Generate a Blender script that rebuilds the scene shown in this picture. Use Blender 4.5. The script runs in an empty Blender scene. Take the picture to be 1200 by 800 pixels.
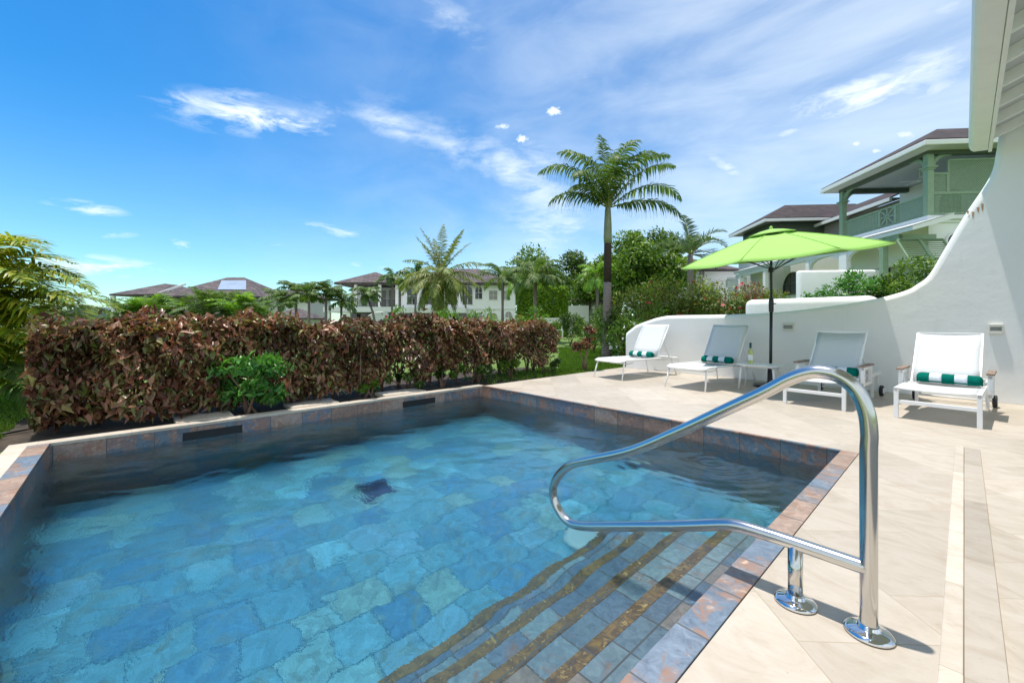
import bpy, math, random
import numpy as np
from mathutils import Vector, Matrix
random.seed(7); rng = np.random.default_rng(11)
PI = math.pi; R = math.radians
scn = bpy.context.scene
col = scn.collection

# ------------------------------------------------------------------ camera
F = 486.0; HZ = 377.0; H = 1.05          # focal length and horizon row of the 1200 px frame, eye height
CA, SA = 0.676, 0.737
def W(lat, dep, z=0.0):                  # right of / ahead of the camera -> world
    return Vector((CA*lat - SA*dep, SA*lat + CA*dep, z))
def at(px, py, dep):
    return W((px-600)/F*dep, dep, H + (HZ-py)/F*dep)
def on_y(px, py, Y):                     # point of the vertical plane y = Y -> (x, z)
    r = (px-600)/F; X = Y*(CA*r-SA)/(CA+SA*r); d = -SA*X + CA*Y
    return X, H + (HZ-py)/F*d
def on_x(px, py, X):
    r = (px-600)/F; Y = -X*(CA+SA*r)/(SA-CA*r); d = -SA*X + CA*Y
    return Y, H + (HZ-py)/F*d
def on_z(px, py, z=0.0):
    d = F*(H-z)/(py-HZ); return W((px-600)/F*d, d, z)

cd = bpy.data.cameras.new('camera'); cam = bpy.data.objects.new('camera', cd); col.objects.link(cam)
cd.sensor_width = 36; cd.lens = F/1200*36; cd.shift_y = -(400-HZ)/1200; cd.clip_start = 0.02; cd.clip_end = 3000
cam.location = (0, 0, H); cam.rotation_euler = (PI/2, 0, math.atan2(SA, CA)); scn.camera = cam
scn.cycles.use_denoising = True; scn.cycles.sample_clamp_direct = 8.0
scn.cycles.max_bounces = 10; scn.cycles.transmission_bounces = 8; scn.cycles.transparent_max_bounces = 12
scn.view_settings.view_transform = 'Standard'; scn.view_settings.look = 'None'
scn.view_settings.exposure = 0.52; scn.view_settings.gamma = 1.0; scn.view_settings.use_curve_mapping = False

# ------------------------------------------------------------------ sun and sky
SUN_EL = R(79); sun_h = Vector((-0.93, -0.36, 0)).normalized()
sun_dir = Vector((sun_h.x*math.cos(SUN_EL), sun_h.y*math.cos(SUN_EL), math.sin(SUN_EL)))
sl = bpy.data.lights.new('sun', 'SUN'); sl.energy = 3.9; sl.angle = R(0.9); sl.color = (1.0, 0.95, 0.88)
sun = bpy.data.objects.new('sun', sl); col.objects.link(sun); sun.location = (0, 0, 30)
sun.rotation_euler = sun_dir.to_track_quat('Z', 'Y').to_euler()

class NT:                                # small node helper
    def __init__(s, tree): s.t = tree; s.n = tree.nodes; s.l = tree.links
    def add(s, typ, **kw):
        n = s.n.new(typ)
        for k, v in kw.items(): setattr(n, k, v)
        return n
    def put(s, sock, v):
        if hasattr(v, 'is_output') or isinstance(v, bpy.types.NodeSocket): s.l.new(v, sock)
        else: sock.default_value = v
    def math(s, op, a, b=None, c=None, clamp=False):
        n = s.add('ShaderNodeMath', operation=op, use_clamp=clamp); s.put(n.inputs[0], a)
        if b is not None: s.put(n.inputs[1], b)
        if c is not None: s.put(n.inputs[2], c)
        return n.outputs[0]
    def mix(s, f, a, b, blend='MIX'):
        n = s.add('ShaderNodeMix', data_type='RGBA', blend_type=blend); s.put(n.inputs[0], f)
        for i, v in ((6, a), (7, b)):
            s.put(n.inputs[i], v if not isinstance(v, tuple) or len(v) == 4 else (*v, 1))
        return n.outputs[2]
    def noise(s, vec, scale, detail=4, rough=0.55, dist=0.0, out=0):
        n = s.add('ShaderNodeTexNoise'); s.put(n.inputs['Scale'], scale); n.inputs['Detail'].default_value = detail
        n.inputs['Roughness'].default_value = rough; n.inputs['Distortion'].default_value = dist
        if vec is not None: s.l.new(vec, n.inputs['Vector'])
        return n.outputs[out]
    def ramp(s, fac, stops, interp='LINEAR'):
        n = s.add('ShaderNodeValToRGB'); n.color_ramp.interpolation = interp; e = n.color_ramp.elements
        e[0].position, e[0].color = stops[0][0], (*stops[0][1], 1)
        e[1].position, e[1].color = stops[1][0], (*stops[1][1], 1)
        for p, c in stops[2:]:
            x = e.new(p); x.color = (*c, 1)
        s.put(n.inputs[0], fac); return n.outputs[0]
    def mapping(s, vec, loc=(0,0,0), rot=(0,0,0), scale=(1,1,1)):
        n = s.add('ShaderNodeMapping'); s.l.new(vec, n.inputs[0])
        n.inputs[1].default_value = loc; n.inputs[2].default_value = rot; n.inputs[3].default_value = scale
        return n.outputs[0]
    def sstep(s, v, a, b):
        n = s.add('ShaderNodeMapRange', interpolation_type='SMOOTHSTEP'); s.put(n.inputs[0], v)
        n.inputs[1].default_value = a; n.inputs[2].default_value = b; return n.outputs[0]

world = bpy.data.worlds.new('World'); scn.world = world; world.use_nodes = True
w = NT(world.node_tree); w.n.clear()
sky = w.add('ShaderNodeTexSky', sky_type='NISHITA'); sky.sun_disc = False
sky.sun_elevation = SUN_EL; sky.sun_rotation = math.atan2(sun_h.x, sun_h.y)
sky.air_density = 1.0; sky.dust_density = 0.3; sky.ozone_density = 3.0
tc = w.add('ShaderNodeTexCoord'); gen = tc.outputs['Generated']
sx = w.add('ShaderNodeSeparateXYZ'); w.l.new(gen, sx.inputs[0])
lat_ = w.math('ADD', w.math('MULTIPLY', sx.outputs[0], CA), w.math('MULTIPLY', sx.outputs[1], SA))
dep_ = w.math('ADD', w.math('MULTIPLY', sx.outputs[0], -SA), w.math('MULTIPLY', sx.outputs[1], CA))
az = w.math('ARCTAN2', lat_, dep_); el = w.math('ARCSINE', sx.outputs[2])
def azel(px, py):
    x = px-600; return math.atan2(x, F), math.atan2(HZ-py, math.hypot(F, x))
nA = w.noise(w.mapping(gen, loc=(2.2, .7, 0), rot=(0, 0, .5), scale=(1.6, 4.0, 8)), 1.25, 6, 0.55, 0.35)
nB = w.noise(w.mapping(gen, loc=(3, 1, 2), scale=(9, 9, 30)), 1.3, 6, 0.65, 0.4)
nP = w.noise(w.mapping(gen, loc=(1, 5, 2), scale=(1, 1, 1.5)), 62, 6, 0.68, 0.5)
total = None
def cloud(px, py, hw, hh, tilt, amt, kind):
    """one cloud at its own azimuth and elevation; sizes in pixels of the frame centre"""
    global total
    a0, e0 = azel(px, py); a1, e1 = azel(px+hw*math.cos(R(tilt)), py-hw*math.sin(R(tilt)))
    ux, uy = a1-a0, e1-e0; L = math.hypot(ux, uy); c, s_ = ux/L, uy/L
    hE = hh/F*math.cos(math.atan2(abs(px-600), F))
    da = w.math('SUBTRACT', az, a0); de = w.math('SUBTRACT', el, e0)
    p = w.math('DIVIDE', w.math('ADD', w.math('MULTIPLY', da, c), w.math('MULTIPLY', de, s_)), L)
    q = w.math('DIVIDE', w.math('SUBTRACT', w.math('MULTIPLY', de, c), w.math('MULTIPLY', da, s_)), hE)
    d2 = w.math('SQRT', w.math('ADD', w.math('MULTIPLY', p, p), w.math('MULTIPLY', q, q)))
    if kind == 'puff':
        g = w.math('MULTIPLY', w.sstep(w.math('SUBTRACT', w.math('MULTIPLY', nP, 3.2), w.math('MULTIPLY', d2, 1.5)), 0.1, 1.5), w.sstep(d2, 1.5, 0.5))
    elif kind == 'wisp':
        g = w.math('MULTIPLY', w.sstep(d2, 1.0, 0.1), w.sstep(nB, 0.36, 0.68))
    else:
        g = w.math('MULTIPLY', w.math('MULTIPLY', w.sstep(d2, 1.05, 0.0), w.sstep(nA, 0.22, 0.62)), w.math('MULTIPLY_ADD', w.sstep(nB, .3, .65), .6, .4))
    g = w.math('MULTIPLY', g, amt)
    total = g if total is None else w.math('MAXIMUM', total, g)
for c in [(310,136,135,30,-2,.95,'wisp'), (330,132,100,22,-4,.55,'soft'),(225,118,45,12,-8,.7,'wisp'), (470,150,90,24,-18,.7,'soft'), (570,185,200,40,-20,.8,'soft'),
          (640,215,130,70,-25,.7,'soft'), (650,265,140,60,-10,.65,'soft'), (1000,112,190,36,16,1.1,'soft'), (1080,90,150,80,8,.75,'soft'),
          (930,150,60,14,32,.75,'soft'), (1110,5,80,30,10,.6,'soft'), (850,195,60,14,-32,.7,'soft'), (535,30,90,36,-25,.45,'soft'), (700,95,140,40,10,.45,'soft'),
          (840,75,120,60,-30,.4,'soft'), (650,130,13,6.5,0,1,'puff'), (612,163,12,6,0,.9,'puff'), (588,148,14,4.5,0,.7,'puff'), (1060,158,34,9,-6,.8,'wisp'),
          (1005,168,12,5,0,.85,'puff'), (1026,177,11,4.5,0,.8,'puff'), (970,181,8,3.5,0,.5,'puff'), (100,243,70,12,-8,.75,'wisp'), (215,287,34,9,-8,.95,'wisp'), (310,285,40,5,0,.7,'wisp'),
          (110,312,110,20,-3,.95,'wisp'), (60,305,60,16,0,.5,'soft'), (400,272,80,10,-12,.6,'wisp'), (430,312,50,10,0,.5,'wisp'), (130,275,50,7,0,.5,'wisp')]:
    cloud(*c)
veil = w.math('MULTIPLY', w.sstep(az, -0.9, 0.8), 0.38)
veil = w.math('MULTIPLY', veil, w.math('ADD', w.sstep(nA, 0.25, 0.75), 0.45))
low = w.math('MULTIPLY', w.sstep(el, 0.42, 0.0), 0.12)
back = w.math('MULTIPLY', w.sstep(dep_, 0.05, -0.55), w.math('MULTIPLY_ADD', w.sstep(nA, 0.35, 0.6), 0.5, 0.5))  # white cloud added behind the camera to whiten the light on the wall
tot = w.math('MAXIMUM', w.math('MAXIMUM', total, back), w.math('ADD', veil, low), clamp=True)
hsv = w.add('ShaderNodeHueSaturation'); hsv.inputs['Saturation'].default_value = 1.38; hsv.inputs['Value'].default_value = 0.97
w.l.new(sky.outputs[0], hsv.inputs['Color'])
skyc = w.mix(1.0, hsv.outputs[0], (0.70, 1.03, 1.05), 'MULTIPLY')
cl = w.mix(tot, skyc, (6.6, 7.15, 7.3, 1))
bg = w.add('ShaderNodeBackground'); bg.inputs['Strength'].default_value = 0.125
w.l.new(cl, bg.inputs['Color']); wo = w.add('ShaderNodeOutputWorld'); w.l.new(bg.outputs[0], wo.inputs[0])

# ------------------------------------------------------------------ object helpers
def tag(o, label=None, cat=None, group=None, kind=None):
    if label: o['label'] = label
    if cat: o['category'] = cat
    if group: o['group'] = group
    if kind: o['kind'] = kind
    return o
def empty(name, loc, rz=0.0, label=None, cat=None, group=None):
    o = bpy.data.objects.new(name, None); col.objects.link(o); o.location = loc; o.rotation_euler = (0, 0, rz)
    o.empty_display_size = 0.2
    return tag(o, label, cat, group)
def link_mesh(name, me, mats, parent=None, loc=None):
    o = bpy.data.objects.new(name, me); col.objects.link(o)
    for m in (mats if isinstance(mats, (list, tuple)) else [mats]): me.materials.append(m)
    if parent: o.parent = parent
    if loc is not None: o.location = loc
    return o
def copy_tree(o, parent=None):
    c = o.copy(); col.objects.link(c); c.parent = parent
    for ch in o.children: copy_tree(ch, c)
    return c

class MB:
    def __init__(s): s.v = []; s.f = []; s.mi = []; s.cur = 0
    def _add(s, vs, fs):
        b = len(s.v); s.v += [tuple(p) for p in vs]; s.f += [tuple(b+i for i in f) for f in fs]; s.mi += [s.cur]*len(fs)
    def mat(s, i): s.cur = i; return s
    def box(s, x0, x1, y0, y1, z0, z1, M=None):
        vs = [Vector((x, y, z)) for z in (z0, z1) for y in (y0, y1) for x in (x0, x1)]
        if M is not None: vs = [M @ p for p in vs]
        s._add(vs, [(0,2,3,1), (4,5,7,6), (0,1,5,4), (2,6,7,3), (0,4,6,2), (1,3,7,5)]); return s
    def bar(s, a, b, wd, ht, up=(0,0,1)):
        a, b = Vector(a), Vector(b); d = b-a; L = d.length; d.normalize(); u = Vector(up)
        sd = d.cross(u)
        if sd.length < 1e-5: sd = d.cross(Vector((1, 0, 0)))
        sd.normalize(); u = sd.cross(d)
        M = Matrix((( *d, ), ( *sd, ), ( *u, ))).transposed().to_4x4(); M.translation = a
        return s.box(0, L, -wd/2, wd/2, -ht/2, ht/2, M)
    def tube(s, pts, r, n=12, cap=True, closed=False):
        pts = [Vector(p) for p in pts]; m = len(pts); rs = r if isinstance(r, (list, tuple)) else [r]*m
        vs = []; fs = []; ref = None
        for i, p in enumerate(pts):
            a = pts[max(i-1, 0)] if not closed else pts[i-1]; b = pts[min(i+1, m-1)] if not closed else pts[(i+1) % m]
            t = (b-a).normalized()
            if ref is None:
                ref = t.cross(Vector((0, 0, 1)))
                if ref.length < 0.05: ref = t.cross(Vector((0, 1, 0)))
            ref = (ref - t*ref.dot(t)).normalized(); bi = t.cross(ref)
            for k in range(n):
                q = 2*PI*k/n; vs.append(p + (ref*math.cos(q)+bi*math.sin(q))*rs[i])
        for i in range(m if closed else m-1):
            j = (i+1) % m
            for k in range(n):
                k2 = (k+1) % n; fs.append((i*n+k, i*n+k2, j*n+k2, j*n+k))
        if cap and not closed:
            fs.append(tuple(range(n))[::-1]); fs.append(tuple((m-1)*n+k for k in range(n)))
        s._add(vs, fs); return s
    def lathe(s, prof, n=24, c=(0,0,0)):
        vs = []; fs = []; m = len(prof)
        for r_, z in prof:
            for k in range(n):
                q = 2*PI*k/n; vs.append((c[0]+r_*math.cos(q), c[1]+r_*math.sin(q), c[2]+z))
        for i in range(m-1):
            for k in range(n):
                k2 = (k+1) % n; fs.append((i*n+k, i*n+k2, (i+1)*n+k2, (i+1)*n+k))
        fs.append(tuple(range(n))[::-1]); fs.append(tuple((m-1)*n+k for k in range(n)))
        s._add(vs, fs); return s
    def prism(s, poly, d0, d1, axis='y'):   # poly in the other two axes
        def mk(p, q, d): return {'y': (p, d, q), 'x': (d, p, q), 'z': (p, q, d)}[axis]
        n = len(poly); vs = [mk(p, q, d0) for p, q in poly] + [mk(p, q, d1) for p, q in poly]
        s._add(vs, [tuple(range(n)), tuple(range(2*n-1, n-1, -1))] + [(i, i+n, (i+1) % n+n, (i+1) % n) for i in range(n)]); return s
    def quad(s, *p): s._add(p, [tuple(range(len(p)))]); return s
    def hip(s, x0, x1, y0, y1, z0, rise, thick=0.12, ridge=None):
        """hip roof over a rectangle, with a thin eave edge"""
        wx, wy = x1-x0, y1-y0; k = min(wx, wy)/2 if ridge is None else ridge
        if wx >= wy: ra, rb = (x0+k, (y0+y1)/2), (x1-k, (y0+y1)/2)
        else: ra, rb = ((x0+x1)/2, y0+k), ((x0+x1)/2, y1-k)
        z1 = z0+thick
        vs = [(x0,y0,z0),(x1,y0,z0),(x1,y1,z0),(x0,y1,z0),(x0,y0,z1),(x1,y0,z1),(x1,y1,z1),(x0,y1,z1),(*ra,z1+rise),(*rb,z1+rise)]
        fs = [(3,2,1,0),(0,1,5,4),(1,2,6,5),(2,3,7,6),(3,0,4,7)]
        if wx >= wy: fs += [(4,5,9,8),(6,7,8,9),(7,4,8),(5,6,9)]
        else: fs += [(7,4,8,9),(5,6,9,8),(4,5,8),(6,7,9)]
        s._add(vs, fs); return s
    def build(s, name, mats, parent=None, smooth=False, bevel=0, loc=None, seg=2, autosm=False):
        me = bpy.data.meshes.new(name); me.from_pydata(s.v, [], s.f); me.update()
        if len(set(s.mi)) > 1 or s.cur: me.polygons.foreach_set('material_index', s.mi)
        if smooth or autosm: me.polygons.foreach_set('use_smooth', [True]*len(s.f))
        o = link_mesh(name, me, mats, parent, loc)
        import bmesh
        bm = bmesh.new(); bm.from_mesh(me); bmesh.ops.recalc_face_normals(bm, faces=bm.faces)
        if autosm:
            for e in bm.edges:
                if len(e.link_faces) == 2 and e.calc_face_angle(0) > R(35): e.smooth = False
        bm.to_mesh(me); bm.free()
        if bevel:
            b = o.modifiers.new('bevel', 'BEVEL'); b.width = bevel; b.segments = seg; b.limit_method = 'ANGLE'; b.angle_limit = R(40)
            b.harden_normals = False
        return o

def np_mesh(name, V, Fc, mats, parent=None, nv=4, smooth=False, mi=None):
    """V (N,3), Fc (M,nv) int"""
    me = bpy.data.meshes.new(name); me.vertices.add(len(V)); me.vertices.foreach_set('co', np.asarray(V, np.float32).ravel())
    M = len(Fc); me.loops.add(M*nv); me.loops.foreach_set('vertex_index', np.asarray(Fc, np.int32).ravel())
    me.polygons.add(M); me.polygons.foreach_set('loop_start', np.arange(0, M*nv, nv, dtype=np.int32))
    me.polygons.foreach_set('loop_total', np.full(M, nv, np.int32))
    if smooth: me.polygons.foreach_set('use_smooth', np.ones(M, bool))
    if mi is not None: me.polygons.foreach_set('material_index', np.asarray(mi, np.int32))
    me.update(calc_edges=True)
    return link_mesh(name, me, mats, parent)

# ------------------------------------------------------------------ materials
def newmat(name):
    m = bpy.data.materials.new(name); m.use_nodes = True; t = NT(m.node_tree)
    b = t.n['Principled BSDF']; return m, t, b
def simple(name, c, rough=0.5, metal=0.0, var=0.08, nscale=8, bump=0.0, bscale=60, spec=0.5):
    m, t, b = newmat(name); tc = t.add('ShaderNodeTexCoord').outputs['Object']
    n = t.noise(tc, nscale, 5)
    lo = tuple(max(0, x*(1-var)) for x in c); hi = tuple(min(1, x*(1+var)) for x in c)
    t.l.new(t.ramp(n, [(0.3, lo), (0.7, hi)]), b.inputs['Base Color'])
    b.inputs['Roughness'].default_value = rough; b.inputs['Metallic'].default_value = metal
    b.inputs['Specular IOR Level'].default_value = spec
    if bump:
        bp = t.add('ShaderNodeBump'); bp.inputs['Strength'].default_value = bump; bp.inputs['Distance'].default_value = 0.01
        t.l.new(t.noise(tc, bscale, 4), bp.inputs['Height']); t.l.new(bp.outputs[0], b.inputs['Normal'])
    return m
def leafmat(name, cols, rough=0.5, trans=0.35, nscale=0.0, spec=0.4, tcol=None):
    """per-leaf colour from Random Per Island, thin translucent leaves"""
    m, t, b = newmat(name); g = t.add('ShaderNodeNewGeometry')
    k = len(cols); base = t.ramp(g.outputs['Random Per Island'], [(i/max(1, k-1), c) for i, c in enumerate(cols)])
    if nscale:
        tc = t.add('ShaderNodeTexCoord').outputs['Object']
        base = t.mix(t.sstep(t.noise(tc, nscale, 3), 0.35, 0.65), t.mix(1.0, base, (0.62, 0.66, 0.6), 'MULTIPLY'), t.mix(1.0, base, (1.3, 1.22, 1.0), 'MULTIPLY'))
    t.l.new(base, b.inputs['Base Color']); b.inputs['Roughness'].default_value = rough; b.inputs['Specular IOR Level'].default_value = spec
    tr = t.add('ShaderNodeBsdfTranslucent'); t.l.new(t.mix(1.0, base, tcol or (1.5, 1.5, 0.7), 'MULTIPLY'), tr.inputs[0])
    mx = t.add('ShaderNodeMixShader'); mx.inputs[0].default_value = trans
    t.l.new(b.outputs[0], mx.inputs[1]); t.l.new(tr.outputs[0], mx.inputs[2])
    t.l.new(mx.outputs[0], t.n['Material Output'].inputs[0]); return m

def axes(t, ax):
    tc = t.add('ShaderNodeTexCoord').outputs['Object']; s = t.add('ShaderNodeSeparateXYZ'); t.l.new(tc, s.inputs[0])
    c = t.add('ShaderNodeCombineXYZ'); o = {'x': 0, 'y': 1, 'z': 2}
    t.l.new(s.outputs[o[ax[0]]], c.inputs[0]); t.l.new(s.outputs[o[ax[1]]], c.inputs[1]); return tc, c.outputs[0]
def slate(name, ax, bw, bh, cols, offset=0.5, loc=(0,0,0), rust=0.35, rough=0.42, mortar=0.004, mcol=(.10,.10,.10), bump=.5, rustcol=None, seamw=.002):
    m, t, b = newmat(name); tc, v = axes(t, ax)
    v = t.mapping(v, loc=loc)
    br = t.add('ShaderNodeTexBrick'); t.l.new(v, br.inputs['Vector']); br.offset = offset; br.squash = 1.0
    br.inputs['Color1'].default_value = (0,0,0,1); br.inputs['Color2'].default_value = (1,1,1,1); br.inputs['Mortar'].default_value = (0,0,0,1)
    br.inputs['Scale'].default_value = 1.0; br.inputs['Mortar Size'].default_value = mortar; br.inputs['Mortar Smooth'].default_value = 0.1
    br.inputs['Brick Width'].default_value = bw; br.inputs['Row Height'].default_value = bh; br.inputs['Bias'].default_value = 0.0
    k = len(cols); c = t.ramp(br.outputs['Color'], [(i/k, cc) for i, cc in enumerate(cols)], 'CONSTANT')
    # cloudy veins of rust and dark mineral, shifted per tile
    off = t.add('ShaderNodeVectorMath', operation='MULTIPLY_ADD'); t.l.new(br.outputs['Color'], off.inputs[0]); off.inputs[1].default_value = (13, 17, 11); t.l.new(tc, off.inputs[2])
    n1 = t.noise(off.outputs[0], 5.5, 8, 0.66, 1.6); n2 = t.noise(off.outputs[0], 18, 6, 0.7, 1.2); n3 = t.noise(off.outputs[0], 2.2, 4, .5, .5)
    rc = rustcol or [(.44,.22,.11), (.28,.17,.14), (.50,.33,.22)]
    rustc = t.ramp(n2, [(0.3, rc[0]), (0.55, rc[1]), (0.7, rc[2])])
    rm = t.math('MULTIPLY', t.sstep(n1, 0.62-rust*0.35, 0.70-rust*0.22), t.math('MULTIPLY', t.sstep(n3, .5-rust*.4, .6-rust*.25), min(1, .45+rust)))
    c = t.mix(rm, c, rustc)
    c = t.mix(1.0, c, t.ramp(n2, [(0.32, (0.62,0.62,0.64)), (0.72, (1.35,1.32,1.28))]), 'MULTIPLY')
    c = t.mix(br.outputs['Fac'], c, mcol)
    t.l.new(c, b.inputs['Base Color']); t.put(b.inputs['Roughness'], t.math('MULTIPLY_ADD', n2, 0.35, rough-0.17))
    hgt = t.math('SUBTRACT', t.math('MULTIPLY', t.math('ADD', n1, t.math('MULTIPLY', n2, .5)), 0.6), t.math('MULTIPLY', br.outputs['Fac'], 0.9))
    bp = t.add('ShaderNodeBump'); bp.inputs['Strength'].default_value = bump; bp.inputs['Distance'].default_value = 0.006
    t.l.new(hgt, bp.inputs['Height']); t.l.new(bp.outputs[0], b.inputs['Normal'])
    return m
def travertine(name, tile=0.46, rot=PI/4, joints=True, tone=1.0, loc=(0,0,0), big=None, veinrot=0.0):
    m, t, b = newmat(name); tc = t.add('ShaderNodeTexCoord').outputs['Object']
    v = t.mapping(tc, loc=loc, rot=(0, 0, rot))
    br = t.add('ShaderNodeTexBrick'); t.l.new(v, br.inputs['Vector']); br.offset = 0.5
    br.inputs['Color1'].default_value = (0,0,0,1); br.inputs['Color2'].default_value = (1,1,1,1); br.inputs['Mortar'].default_value = (0.5,0.5,0.5,1)
    br.inputs['Scale'].default_value = 1.0; br.inputs['Mortar Size'].default_value = 0.0022 if joints else 0.0; br.inputs['Mortar Smooth'].default_value = 0.3
    br.inputs['Brick Width'].default_value = (big or tile); br.inputs['Row Height'].default_value = tile
    off = t.add('ShaderNodeVectorMath', operation='MULTIPLY_ADD'); t.l.new(br.outputs['Color'], off.inputs[0]); off.inputs[1].default_value = (9, 14, 5); t.l.new(tc, off.inputs[2])
    st = t.mapping(off.outputs[0], rot=(0, 0, veinrot), scale=(1.0, 1.5, 1))
    n1 = t.noise(st, 3.4, 8, 0.66, 1.8); n2 = t.noise(st, 14, 6, 0.7, 0.8); n3 = t.noise(tc, 0.7, 4, .5, .4); n4 = t.noise(tc, 130, 3)
    k = tone
    c = t.ramp(n1, [(0.28, (.56*k,.475*k,.375*k)), (0.45, (.64*k,.56*k,.465*k)), (0.6, (.69*k,.62*k,.53*k)), (0.78, (.60*k,.515*k,.42*k))])
    c = t.mix(1.0, c, t.ramp(br.outputs['Color'], [(0, (.87,.86,.84)), (1, (1.08,1.07,1.06))]), 'MULTIPLY')
    c = t.mix(t.math('MULTIPLY', t.sstep(n2, .58, .75), .4), c, (.43*k,.32*k,.22*k))
    c = t.mix(1.0, c, t.ramp(n3, [(.3, (.93,.92,.90)), (.7, (1.05,1.05,1.05))]), 'MULTIPLY')
    pit = t.math('MULTIPLY', t.sstep(t.noise(t.mapping(off.outputs[0], rot=(0,0,veinrot), scale=(1,2.5,1)), 42, 2), .70, .76), .5)
    c = t.mix(pit, c, (.36*k,.27*k,.19*k))
    c = t.mix(t.math('MULTIPLY', br.outputs['Fac'], .8), c, (.33,.26,.18))
    t.l.new(c, b.inputs['Base Color']); t.put(b.inputs['Roughness'], t.math('MULTIPLY_ADD', n2, .3, .34))
    hgt = t.math('SUBTRACT', t.math('MULTIPLY_ADD', n4, .15, t.math('MULTIPLY', n2, .3)), t.math('ADD', t.math('MULTIPLY', br.outputs['Fac'], .8), pit))
    bp = t.add('ShaderNodeBump'); bp.inputs['Strength'].default_value = .25; bp.inputs['Distance'].default_value = .003
    t.l.new(hgt, bp.inputs['Height']); t.l.new(bp.outputs[0], b.inputs['Normal'])
    return m
def stucco(name, c=(.86,.855,.84), stains=0.4, bump=.2):
    m, t, b = newmat(name); tc = t.add('ShaderNodeTexCoord').outputs['Object']
    n1 = t.noise(tc, 1.3, 6, .6, .6); n2 = t.noise(t.mapping(tc, scale=(4, 4, .5)), 3.0, 7, .65)
    cc = t.ramp(n1, [(.3, tuple(x*.95 for x in c)), (.7, c)])
    cc = t.mix(t.math('MULTIPLY', t.sstep(n2, .55, .8), stains), cc, (c[0]*.82, c[1]*.82, c[2]*.78))
    t.l.new(cc, b.inputs['Base Color']); b.inputs['Roughness'].default_value = .75; b.inputs['Specular IOR Level'].default_value = .25
    hh = t.math('ADD', t.math('MULTIPLY', t.noise(tc, 4, 5), 2.4), t.math('MULTIPLY', t.noise(tc, 55, 4), .3))
    bp = t.add('ShaderNodeBump'); bp.inputs['Strength'].default_value = bump; bp.inputs['Distance'].default_value = .012
    t.l.new(hh, bp.inputs['Height']); t.l.new(bp.outputs[0], b.inputs['Normal']); return m
def shingle(name, cols, ax='xy', row=.16, bw=.3):
    m, t, b = newmat(name); tc = t.add('ShaderNodeTexCoord').outputs['Object']
    s = t.add('ShaderNodeSeparateXYZ'); t.l.new(tc, s.inputs[0]); c = t.add('ShaderNodeCombineXYZ')
    t.l.new(t.math('ADD', s.outputs[0], s.outputs[1]), c.inputs[0]); t.l.new(t.math('MULTIPLY', s.outputs[2], 2.2), c.inputs[1])
    br = t.add('ShaderNodeTexBrick'); t.l.new(c.outputs[0], br.inputs['Vector'])
    br.inputs['Color1'].default_value = (0,0,0,1); br.inputs['Color2'].default_value = (1,1,1,1); br.inputs['Mortar'].default_value = (0,0,0,1)
    br.inputs['Scale'].default_value = 1; br.inputs['Mortar Size'].default_value = .012; br.inputs['Brick Width'].default_value = bw; br.inputs['Row Height'].default_value = row
    k = len(cols); cc = t.ramp(br.outputs['Color'], [(i/(k-1), x) for i, x in enumerate(cols)])
    n = t.noise(tc, .8, 5); cc = t.mix(1.0, cc, t.ramp(n, [(.3, (.75,.75,.78)), (.7, (1.2,1.18,1.15))]), 'MULTIPLY')
    cc = t.mix(br.outputs['Fac'], cc, (.03,.025,.025)); t.l.new(cc, b.inputs['Base Color']); b.inputs['Roughness'].default_value = .85
    bp = t.add('ShaderNodeBump'); bp.inputs['Strength'].default_value = .6; bp.inputs['Distance'].default_value = .03
    t.l.new(t.math('SUBTRACT', br.outputs['Color'], t.math('MULTIPLY', br.outputs['Fac'], 1.)), bp.inputs['Height']); t.l.new(bp.outputs[0], b.inputs['Normal'])
    return m

M = {}
M['deck'] = travertine('terrace travertine', .50, PI/4, tone=.71, loc=(0.155, 0.12, 0))
M['trav_edge'] = travertine('travertine edging', .60, 0, big=.60, tone=.80)
M['trav_dark'] = travertine('dark travertine', .9, 0, big=.9, tone=.60)
SL = [(.12,.165,.21), (.20,.23,.26), (.32,.20,.15), (.15,.18,.24), (.36,.27,.23), (.13,.18,.22), (.26,.17,.14)]
M['slate_x'] = slate('slate of the long walls', 'yz', .335, .30, SL, 0, (0.17, .02, 0), rust=.5)
M['slate_y'] = slate('slate of the end walls', 'xz', .335, .30, SL, 0, (0.1, .02, 0), rust=.5)
M['slate_cop'] = slate('slate coping', 'yx', .30, .30, [(.15,.20,.26), (.22,.21,.22), (.34,.25,.20), (.17,.22,.28), (.26,.22,.21)], 0, (0.1, .13, 0), rust=.42, rustcol=[(.50,.26,.14), (.26,.17,.13), (.56,.38,.26)])
M['slate_tread'] = slate('slate treads', 'yx', .21, .42, [(.15,.22,.28), (.20,.28,.33), (.28,.24,.21), (.13,.19,.26), (.24,.33,.36), (.18,.24,.31)], 0, (0.1, 0, 0), rust=.25)
M['nosing'] = slate('rusty slate nosing', 'yx', .42, .4, [(.19,.12,.05), (.09,.065,.045), (.27,.16,.06), (.06,.05,.045), (.17,.11,.05)], 0, rust=.75, rustcol=[(.52,.31,.08), (.08,.05,.03), (.60,.40,.13)])
M['floor'] = slate('pool floor slate', 'yx', .29, .29, [(.20,.43,.52), (.25,.50,.56), (.18,.40,.50), (.33,.55,.54), (.17,.37,.47), (.32,.62,.66), (.22,.45,.51), (.36,.52,.46), (.16,.37,.52), (.14,.32,.46), (.28,.50,.58)], .5, rust=.4, rustcol=[(.30,.36,.26), (.22,.33,.33), (.38,.44,.34)], mcol=(.07,.18,.23), mortar=.005)
M['white'] = stucco('white stucco'); M['white2'] = stucco('weathered white stucco', (.74,.74,.72), .5)
M['paint'] = simple('white painted timber', (.78,.78,.75), .45, var=.03)
M['soffit'] = simple('painted soffit boards', (.55,.56,.57), .6, var=.04)
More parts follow.
